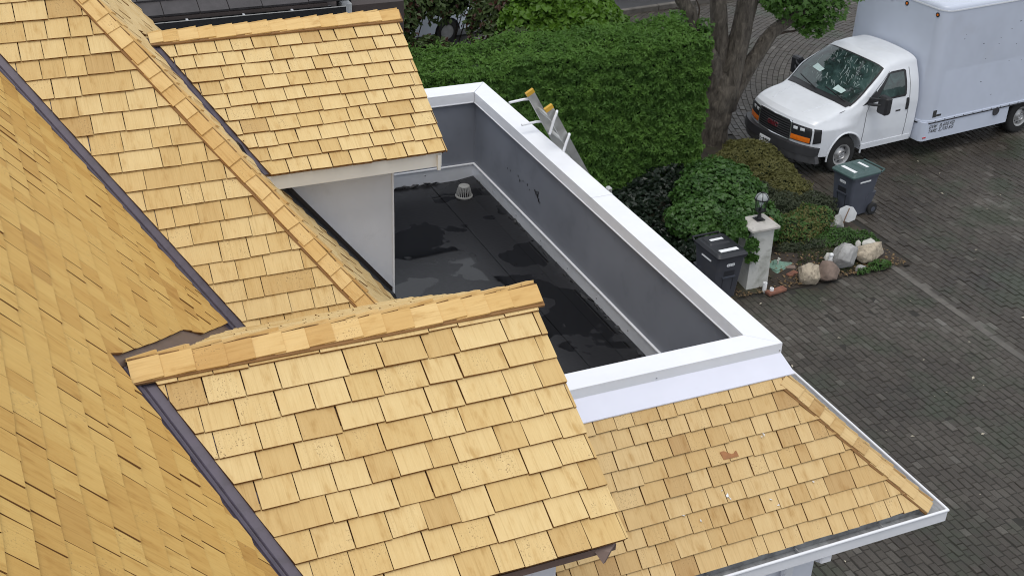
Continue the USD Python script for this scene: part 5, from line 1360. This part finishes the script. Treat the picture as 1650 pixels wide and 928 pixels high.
# ================================================================ WHEELED BINS
def make_bin(name, label, loc, rz, body, lid, group=None):
    """wheeled bin, front towards -y, wheels at the back"""
    t = thing(name, label, 'wheeled bin', loc, rz, group)
    def ringz(w, d0, d1, z, r_=.05):
        p_ = sbox(-w / 2, d0, w / 2, d1).buffer(-r_).buffer(r_, 4); c = np.array(p_.exterior.coords)[:-1]; return [(x_, y_, z) for x_, y_ in c]
    part(t, 'body', hull(ringz(.43, -.27, .20, .04) + ringz(.52, -.345, .325, .80)), body, smooth=25)
    part(t, 'lower_back', hull(ringz(.42, .0, .24, .04, .03) + ringz(.50, .1, .33, .45, .03)), body)
    part(t, 'rim', cat(hull(ringz(.555, -.365, .345, .795) + ringz(.555, -.365, .345, .83))), body, smooth=25)
    part(t, 'lid', cat(hull(ringz(.57, -.39, .33, .832) + ringz(.57, -.39, .33, .855) + ringz(.50, -.33, .30, .895)), ), lid, smooth=25)
    part(t, 'lid_panel', hull(ringz(.40, -.02, .27, .893, .03) + ringz(.36, .01, .24, .915, .03)), lid, smooth=25)
    part(t, 'lid_panel', hull(ringz(.42, -.30, -.10, .888, .03) + ringz(.40, -.29, -.11, .899, .03)), lid, smooth=25)
    part(t, 'lid_label', box(-.17, -.27, .8995, .17, -.19, .9015), 'sticker')
    part(t, 'lid_label', box(-.12, .09, .9155, .12, .15, .9175), 'sticker')
    part(t, 'handle', cat(tube([(-.25, .35, .83), (-.25, .42, .86), (.25, .42, .86), (.25, .35, .83)], .018, 8)), lid, smooth=30)
    for s in (-1, 1):
        m = lathe([(0, -.03), (.10, -.03), (.115, -.018), (.115, .018), (.10, .03), (0, .03)], 24).apply_transform(trimesh.transformations.rotation_matrix(math.pi / 2, (0, 1, 0))).apply_translation((.255 * s, .27, .115))
        w_ = part(t, 'wheel', m, 'rubber', smooth=40)
        h = lathe([(0, -.034), (.05, -.034), (.05, .034), (0, .034)], 12).apply_transform(trimesh.transformations.rotation_matrix(math.pi / 2, (0, 1, 0))).apply_translation((.255 * s, .27, .115)); part(t, 'hub', h, 'bin_grey')
    part(t, 'axle', tube([(-.25, .27, .115), (.25, .27, .115)], .014, 6), 'black_metal')
    fy = lambda z: -.27 - .075 * (z - .04) / .76
    def front(x0, x1, z0, z1, dpt): return hull([(x, fy(z) - e, z) for x in (x0, x1) for z in (z0, z1) for e in (-.01, dpt)])
    part(t, 'grip_slot', front(-.10, .10, .46, .57, .002), 'bin_black')
    part(t, 'grip_bar', front(-.12, .12, .445, .47, .022), 'chrome' if body == 'none' else 'bin_grey')
    part(t, 'panel_line', front(-.10, -.09, .20, .44, .004), 'bin_black'); part(t, 'panel_line', front(.09, .10, .20, .44, .004), 'bin_black')
    lb = sbox(-.075, .655, .075, .705).buffer(-.02).buffer(.02, 6)
    lm = prism(lb, 0, .003); v = lm.vertices; part(t, 'maker_label', trimesh.Trimesh(np.stack([v[:, 0], fy(v[:, 1]) - .001 - v[:, 2], v[:, 1]], 1), lm.faces, process=False), 'sticker')
    mk = cat(*[box(x_, z_, 0, x_ + .007, z_ + h_, .0012) for x_, z_, h_ in ((-.05, .668, .022), (-.022, .668, .010), (-.006, .664, .026), (.018, .67, .020), (.042, .666, .024))]); v = mk.vertices
    part(t, 'label_print', trimesh.Trimesh(np.stack([v[:, 0], fy(v[:, 1]) - .0042 - v[:, 2], v[:, 1]], 1), mk.faces, process=False), 'bin_grey', kind='stuff')
    for s in (-1, 1):
        part(t, 'side_label', hull([(s * (.243 + .0045 * 1), y_, z_) for y_ in (-.16, .10) for z_ in (.70, .725)] + [(s * .262, y_, z_) for y_ in (-.16, .10) for z_ in (.70, .725)]), 'sticker')
    return t


make_bin('wheeled_bin', 'dark grey wheeled bin with black lid, left of the white pillar', (10.47, 14.66, 0), 2., 'bin_dark', 'bin_black', 'wheeled bins by the bed')
make_bin('wheeled_bin', 'slate grey wheeled bin with green lid, in front of the truck wheel', (14.47, 16.38, 0), -82., 'bin_grey', 'bin_green', 'wheeled bins by the bed')

# ================================================================ PILLAR AND LANTERN
pil = thing('gate_pillar', 'white painted square pillar with a flat concrete cap', 'pillar')
px, py = 11.18, 14.71
part(pil, 'shaft', hull([(px + sx * w, py + sy * w, z) for sx in (-1, 1) for sy in (-1, 1) for w, z in ((.205, -.02), (.188, 1.08))]), 'pillar_paint')
part(pil, 'cap', cat(box(px - .265, py - .245, 1.081, px + .265, py + .245, 1.135, .012), hull([(px + sx * a, py + sy * b, z) for sx in (-1, 1) for sy in (-1, 1) for a, b, z in ((.235, .215, 1.1355), (.20, .18, 1.155))])), 'pillar_cap')
lan = thing('lantern', 'black post lantern with clear panes and a white bulb, on the pillar cap', 'lamp', (px + .03, py + .04, 1.155))
part(lan, 'foot', cat(box(-.075, -.075, 0, .075, .075, .018, .004), box(-.05, -.05, .0185, .05, .05, .035, .004)), 'black_metal')
part(lan, 'stem', lathe([(0, .034), (.040, .034), (.030, .06), (.036, .075), (.022, .09), (.022, .12), (.05, .135), (.075, .16), (0, .16)], 16), 'black_metal', smooth=35)
part(lan, 'base_ring', lathe([(0, .16), (.088, .16), (.088, .175), (0, .178)], 6), 'black_metal')
for k in range(6):
    a = math.pi / 3 * k; part(lan, 'corner_bar', tube([(.084 * math.cos(a), .084 * math.sin(a), .17), (.102 * math.cos(a), .102 * math.sin(a), .36)], .0065, 5), 'black_metal')
    b = a + math.pi / 3
    q = [(r * math.cos(t), r * math.sin(t), z) for r, z in ((.083, .178), (.1, .356)) for t in (a, b)]
    part(lan, 'pane', MB().add([q[0], q[1], q[3], q[2]], [[0, 1, 2, 3]]).get(), 'pane_clear')
    dm = [(.108 * math.cos(t) * math.cos(a), .108 * math.cos(t) * math.sin(a), .372 + .10 * math.sin(t)) for t in np.linspace(0, math.pi / 2, 6)]
    part(lan, 'dome_rib', tube(dm, .006, 5), 'black_metal')
part(lan, 'eave_ring', lathe([(.095, .358), (.116, .358), (.116, .374), (.095, .374), (.095, .358)], 24), 'black_metal')
part(lan, 'dome', lathe([(.104 * math.cos(t), .374 + .094 * math.sin(t)) for t in np.linspace(0, math.pi / 2, 8)], 24), 'lamp_dome', smooth=True)
part(lan, 'finial', lathe([(0, .468), (.014, .468), (.010, .49), (0, .50)], 10), 'black_metal')
part(lan, 'bulb', lathe([(0, .215), (.012, .218), (.016, .24), (.034, .275), (.036, .295), (.024, .32), (0, .33)], 16), 'bulb', smooth=True)
part(lan, 'bulb_holder', lathe([(0, .178), (.018, .178), (.018, .217), (0, .217)], 10), 'black_metal')
pst = solo('wooden_post', hull([(x_, y_, z_) for x_ in (11.50, 11.59) for y_ in (14.86, 14.95) for z_ in (0, 1.04)] + [(11.545, 14.905, 1.07)]), 'post_wood', 'orange brown timber post close behind the pillar', 'post')

# ================================================================ STONES AND SMALL THINGS IN THE BED
def stone(label, c, r, m, seed, rz=0., rough=.35, catg='rock', name='rock'):
    rs_ = np.random.RandomState(seed); pts = rs_.normal(0, 1, (26, 3)); pts /= np.linalg.norm(pts, axis=1)[:, None]
    h = hull(pts * (1 + rs_.uniform(-.16, .16, 26))[:, None]); h = h.subdivide().subdivide().subdivide(); v = h.vertices
    v = .93 * v + .07 * v / np.linalg.norm(v, axis=1)[:, None]
    v = v * (1 + rough * .45 * (meshkit.fbm(v * 2.3 + seed, 4, seed) - .5))[:, None]
    h = trimesh.Trimesh(v * np.asarray(r), h.faces, process=False)
    return solo(name, mv(h, c, rz), m, label, catg, smooth=32, group='rocks edging the planting bed')


stone('speckled tan boulder, leftmost in the rock row at the driveway edge', (12.12, 14.42, .15), (.22, .16, .20), 'stone_tan', 2)
stone('reddish brown boulder between the speckled tan one and the big grey one', (12.50, 14.40, .15), (.22, .17, .20), 'stone_brown', 5, 20)
stone('largest grey angular rock in the row at the driveway edge', (12.98, 14.62, .21), (.27, .2, .27), 'stone_grey', 8, 15, .6)
stone('wide pale tan rock at the right end of the rock row', (13.55, 14.64, .17), (.33, .19, .19), 'stone_tan', 11, 8)
stone('small white stone on top between the brown boulder and the grey rock', (12.74, 14.72, .20), (.10, .08, .09), 'stone_pale', 14)
stone('round grey rock standing beside the white octagon sign', (13.62, 15.72, .16), (.17, .12, .23), 'stone_grey', 17)
stone('small pale grey rock behind the wide tan rock', (13.75, 14.95, .16), (.14, .10, .11), 'stone_pale', 20)
stone('little cream pebble left of the small pale grey rock', (13.50, 14.93, .2), (.06, .06, .09), 'stone_pale', 23)
stone('light rock at the lane edge beside the yellow green juniper', (14.02, 17.62, .1), (.22, .14, .12), 'stone_pale', 26, 60)
stone('grey rock at the lane edge behind the bin with the green lid', (14.02, 16.95, .1), (.22, .13, .13), 'stone_grey', 29, 70)
stone('small dark stone at the foot of the large grey rock', (13.2, 14.42, .05), (.11, .08, .07), 'stone_grey', 32)
for i, (lab, c, r, m, rz) in enumerate((('flat brown brick lying left of the speckled boulder', (11.98, 14.66, .05), (.11, .055, .035), 'terracotta', 20), ('flat grey brown brick behind the speckled boulder', (12.05, 14.86, .06), (.11, .055, .035), 'stone_brown', -30), ('broken terracotta tile lying at the driveway edge right of the pillar', (11.42, 14.30, .04), (.19, .06, .03), 'terracotta', 8))):
    b = box(-r[0], -r[1], -r[2], r[0], r[1], r[2], .012); solo('brick' if i < 2 else 'tile_piece', mv(b, c, rz), m, lab, 'brick' if i < 2 else 'tile')
fg = thing('garden_figure', 'small white figure standing by the rocks at the driveway edge', 'figurine', (12.70, 14.62, .12))
part(fg, 'body', lathe([(0, 0), (.05, 0), (.045, .06), (.028, .12), (.032, .15), (0, .16)], 14), 'sticker', smooth=True)
part(fg, 'head', mv(trimesh.creation.icosphere(2, .038), (0, 0, .185)), 'sticker', smooth=True)
part(fg, 'base', lathe([(0, -.02), (.06, -.02), (.06, .0), (0, .001)], 14), 'stone_pale')
for nm, lab, c in (('white_pipe', 'short white pipe standing in the soil at the pillar foot', (11.26, 14.40, 0)), ('white_pipe', 'shorter white pipe stub in front of the taller one, beside the terracotta tile', (11.33, 14.30, 0))):
    h = .17 if 'taller' not in lab else .11
    solo(nm, mv(lathe([(.018, 0), (.034, 0), (.034, h), (.018, h), (.018, .02)], 12), c), 'sticker', lab, 'pipe', smooth=30)
uc = thing('valve_box', 'green plastic valve box lid with a small tap, right of the pillar', 'valve box', (11.92, 14.98, .05), 18)
part(uc, 'rim', box(-.25, -.17, -.05, .25, .17, .03, .012), 'cover_green')
part(uc, 'lid', box(-.22, -.14, .0305, .22, .14, .05, .008), 'cover_green')
part(uc, 'tap', cat(tube([(-.02, .0, .05), (-.02, .0, .17)], .014, 8), tube([(-.06, 0, .13), (.03, 0, .13)], .011, 7)), 'stone_pale')
part(uc, 'pipe_bend', tube([(-.10, .03, .05), (-.10, .03, .11), (-.05, .03, .115), (-.02, 0, .12)], .012, 7), 'cover_green')
sg = thing('octagon_sign', 'white octagonal board leaning on a thin stake in front of the grey bin', 'sign', (13.90, 15.83, 0), -44.)
oc = Polygon([(.165 * math.cos(math.radians(22.5 + 45 * k)), .165 * math.sin(math.radians(22.5 + 45 * k))) for k in range(8)])
bo = prism(oc, 0, .008); bo.apply_transform(trimesh.transformations.rotation_matrix(math.pi / 2, (1, 0, 0))); bo.apply_transform(trimesh.transformations.rotation_matrix(.10, (0, 1, 0))); bo.apply_translation((.03, .02, .30))
part(sg, 'board', bo, 'sticker')
part(sg, 'stake', tube([(-.02, -.0, -.05), (.0, 0.0, .2), (.045, .005, .42)], .008, 6), 'post_wood')

# ================================================================ LADDER AGAINST THE PARAPET
lad = thing('ladder', 'aluminium extension ladder with orange end caps leaning outside the parapet', 'ladder')
top, d = np.array([5.12, 0, 5.50]), nrm((1, 0, -1.72))
for y in (10.72, 10.28):
    a = top + [0, y, 0]; b = a + d * 6.30
    nn = nrm(np.cross(d, (0, 1, 0)))
    rail = hull([p_ + [0, s * .014, 0] + nn * h for p_ in (a, b) for s in (-1, 1) for h in (-.042, .042)])
    part(lad, 'rail', rail, 'alu')
    part(lad, 'end_cap', hull([p_ + [0, s * .018, 0] + nn * h for p_ in (a - d * .012, a + d * .03) for s in (-1, 1) for h in (-.045, .045)]), 'yellow_cap')
for k in range(20):
    c = top + d * (.22 + .30 * k); part(lad, 'rung', tube([c + [0, 10.294, 0], c + [0, 10.706, 0]], .017, 8), 'alu')
for y in (10.72, 10.28):
    for q in (.10, .40):
        c = top + d * q + [0, y, 0]; s = 1 if y > 10.5 else -1
        if s > 0: part(lad, 'standoff_arm', tube([c + [0, .02, 0], c + [-.10, .02, .005], c + [-.26, .02, -.01]], .013, 7), 'white_trim')
        else: part(lad, 'standoff_arm', tube([c + [.03, -.03, .05], c + [.02, -.05, .045], c + [-.01, -.06, -.02], c + [-.05, -.06, -.17]], .014, 7), 'white_trim')
solo('pipe_bracket', box(5.290, 9.27, 4.92, 5.33, 9.33, 5.055, .006), 'alu', 'small grey metal bracket fixed outside the parapet', 'bracket')

# ================================================================ NEIGHBOUR HOUSE, PARKED CARS
nb = thing('neighbour_house', 'dark brown neighbouring house with black shingle roof at the top left', 'house')
part(nb, 'wall', box(-6, 18.9, 0, 6.7, 26, 3.9), 'dark_wall')
part(nb, 'roof_deck', hull([(-6.3, 18.62, 4.06), (5.35, 18.62, 4.06), (-6.3, 22.5, 6.2), (5.35, 22.5, 6.2), (-6.3, 18.62, 4.0), (5.35, 18.62, 4.0), (-6.3, 26.5, 4.0), (5.35, 26.5, 4.0)]), 'dark_wall')
NP = Plane('-y', .55, 4.09, 18.62)
rs = np.random.RandomState(17); mb = MB(); nshown = 0
for k in range(9):
    x = -1.0
    while x < 5.3:
        w = rs.choice([.3, .42, .55, .7]) * rs.uniform(.85, 1.1); v0 = k * .30
        if k < 3 and 1.6 < x + w < 6:
            c = [(x + .006, v0), (x + w - .006, v0), (x + w - .006, v0 + .33), (x + .006, v0 + .33)]; hb = rs.uniform(.025, .04)
            V = np.vstack([[NP.at(u, v, hb * (1 - (v - v0) / .36)) for u, v in c], [NP.at(u, v, -.01) for u, v in c]])
            part(nb, 'roof_shingle', MB().add(V, [[0, 1, 2, 3], [0, 4, 5, 1], [1, 5, 6, 2], [2, 6, 7, 3], [3, 7, 4, 0]]).get(), 'dark_shingle')
        else:
            c = [(x + .006, v0), (x + w - .006, v0), (x + w - .006, v0 + .33), (x + .006, v0 + .33)]; hb = rs.uniform(.025, .04)
            mb.add(np.vstack([[NP.at(u, v, hb * (1 - (v - v0) / .36)) for u, v in c], [NP.at(u, v, -.01) for u, v in c]]), np.array([[0, 1, 2, 3], [0, 4, 5, 1], [1, 5, 6, 2], [2, 6, 7, 3], [3, 7, 4, 0]]))
        x += w
part(nb, 'roof_shingles', mb.get(), 'dark_shingle', kind='stuff')
part(nb, 'gutter', cat(box(-6.3, 18.48, 3.93, 5.6, 18.49, 4.03), box(-6.3, 18.491, 3.93, 5.6, 18.60, 3.94)), 'black_metal')
part(nb, 'gutter_lip', tube([(-6.3, 18.48, 4.034), (5.6, 18.48, 4.034)], .007, 6), 'drain_grey')
for x in (2.35, 3.15, 4.0, 4.75): part(nb, 'gutter_hanger', box(x, 18.492, 4.0, x + .03, 18.60, 4.03), 'flashing_metal')
part(nb, 'fascia', box(-6.3, 18.605, 3.8, 5.4, 18.63, 4.02), 'black_metal')
vt = group_part(nb, 'wall_vent', 'small pale grey box on the dark wall')
part(vt, 'hood', box(5.60, 18.74, 3.80, 5.78, 18.898, 4.0, .02), 'grey_fitting')
part(vt, 'flange', box(5.57, 18.88, 3.76, 5.81, 18.899, 4.03), 'black_metal')


def parked_car(name, label, loc, rz, paint):
    t = thing(name, label, 'car', loc, rz)
    pr = Polygon([(2.2, .32), (2.24, .62), (2.1, .78), (1.1, .92), (.35, 1.38), (-.95, 1.42), (-1.75, 1.02), (-2.15, .95), (-2.2, .34)]).buffer(.05).buffer(-.05)
    for xc in (1.35, -1.35): pr = pr.difference(Point(xc, .30).buffer(.37, 16))
    c = m3.CrossSection([np.array(orient(pr).exterior.coords)[:-1]]); q = m3.Manifold.extrude(c, 1.74).translate((0, 0, -.87)).refine_to_length(.12).to_mesh()
    v = np.array(q.vert_properties[:, :3]); v = np.stack([v[:, 0], -v[:, 2], v[:, 1]], 1)
    k = 1 - .24 * np.clip((v[:, 2] - .9) / .5, 0, 1) - .12 * np.clip((np.abs(v[:, 0]) - 1.4) / .8, 0, 1) ** 2; v[:, 1] *= k
    part(t, 'body', trimesh.Trimesh(v, np.array(q.tri_verts), process=False), paint, smooth=35)
    def yk(z): return .87 * (1 - .24 * np.clip((z - .9) / .5, 0, 1))
    part(t, 'windscreen', hull([(x, s * yk(z) * .9, z + o) for (x, z) in ((1.03, .985), (.40, 1.355)) for s in (-1, 1) for o in (0, .012)]), 'windscreen_tint')
    part(t, 'rear_window', hull([(x, s * yk(z) * .9, z + o) for (x, z) in ((-1.05, 1.385), (-1.65, 1.09)) for s in (-1, 1) for o in (0, .012)]), 'windscreen_tint')
    for s in (-1, 1):
        part(t, 'side_window', hull([(x, s * (yk(z) + o), z) for (x, z) in ((.85, 1.0), (.28, 1.32), (-.9, 1.35), (-1.4, 1.02)) for o in (-.02, .006)]), 'windscreen_tint')
        part(t, 'headlight', hull([(x, s * y, z) for x in (2.0, 2.2) for y in (.45, .74) for z in (.62, .74)]), 'lamp_glass')
        for xc in (1.35, -1.35):
            w_ = group_part(t, 'wheel'); Rw = trimesh.transformations.rotation_matrix(math.pi / 2, (1, 0, 0))
            part(w_, 'tyre', lathe([(.18, -.1), (.29, -.1), (.315, -.06), (.315, .06), (.29, .1), (.18, .1), (.18, -.1)], 28).apply_transform(Rw).apply_translation((xc, .76 * s, .315)), 'rubber', smooth=40)
            part(w_, 'rim', lathe([(0, -.09), (.185, -.095), (.185, .095), (0, .09)], 20).apply_transform(Rw).apply_translation((xc, .76 * s, .315)), 'rim_steel')
    return t


parked_car('parked_car', 'pale car glimpsed through the loose shrub beside the far dormer', (9.3, 27.9, 0), 12, 'car_pale')
parked_car('parked_car', 'black car beyond the far kerb, cut off by the top of the picture', (18.3, 30.6, 0), 8, 'car_dark')
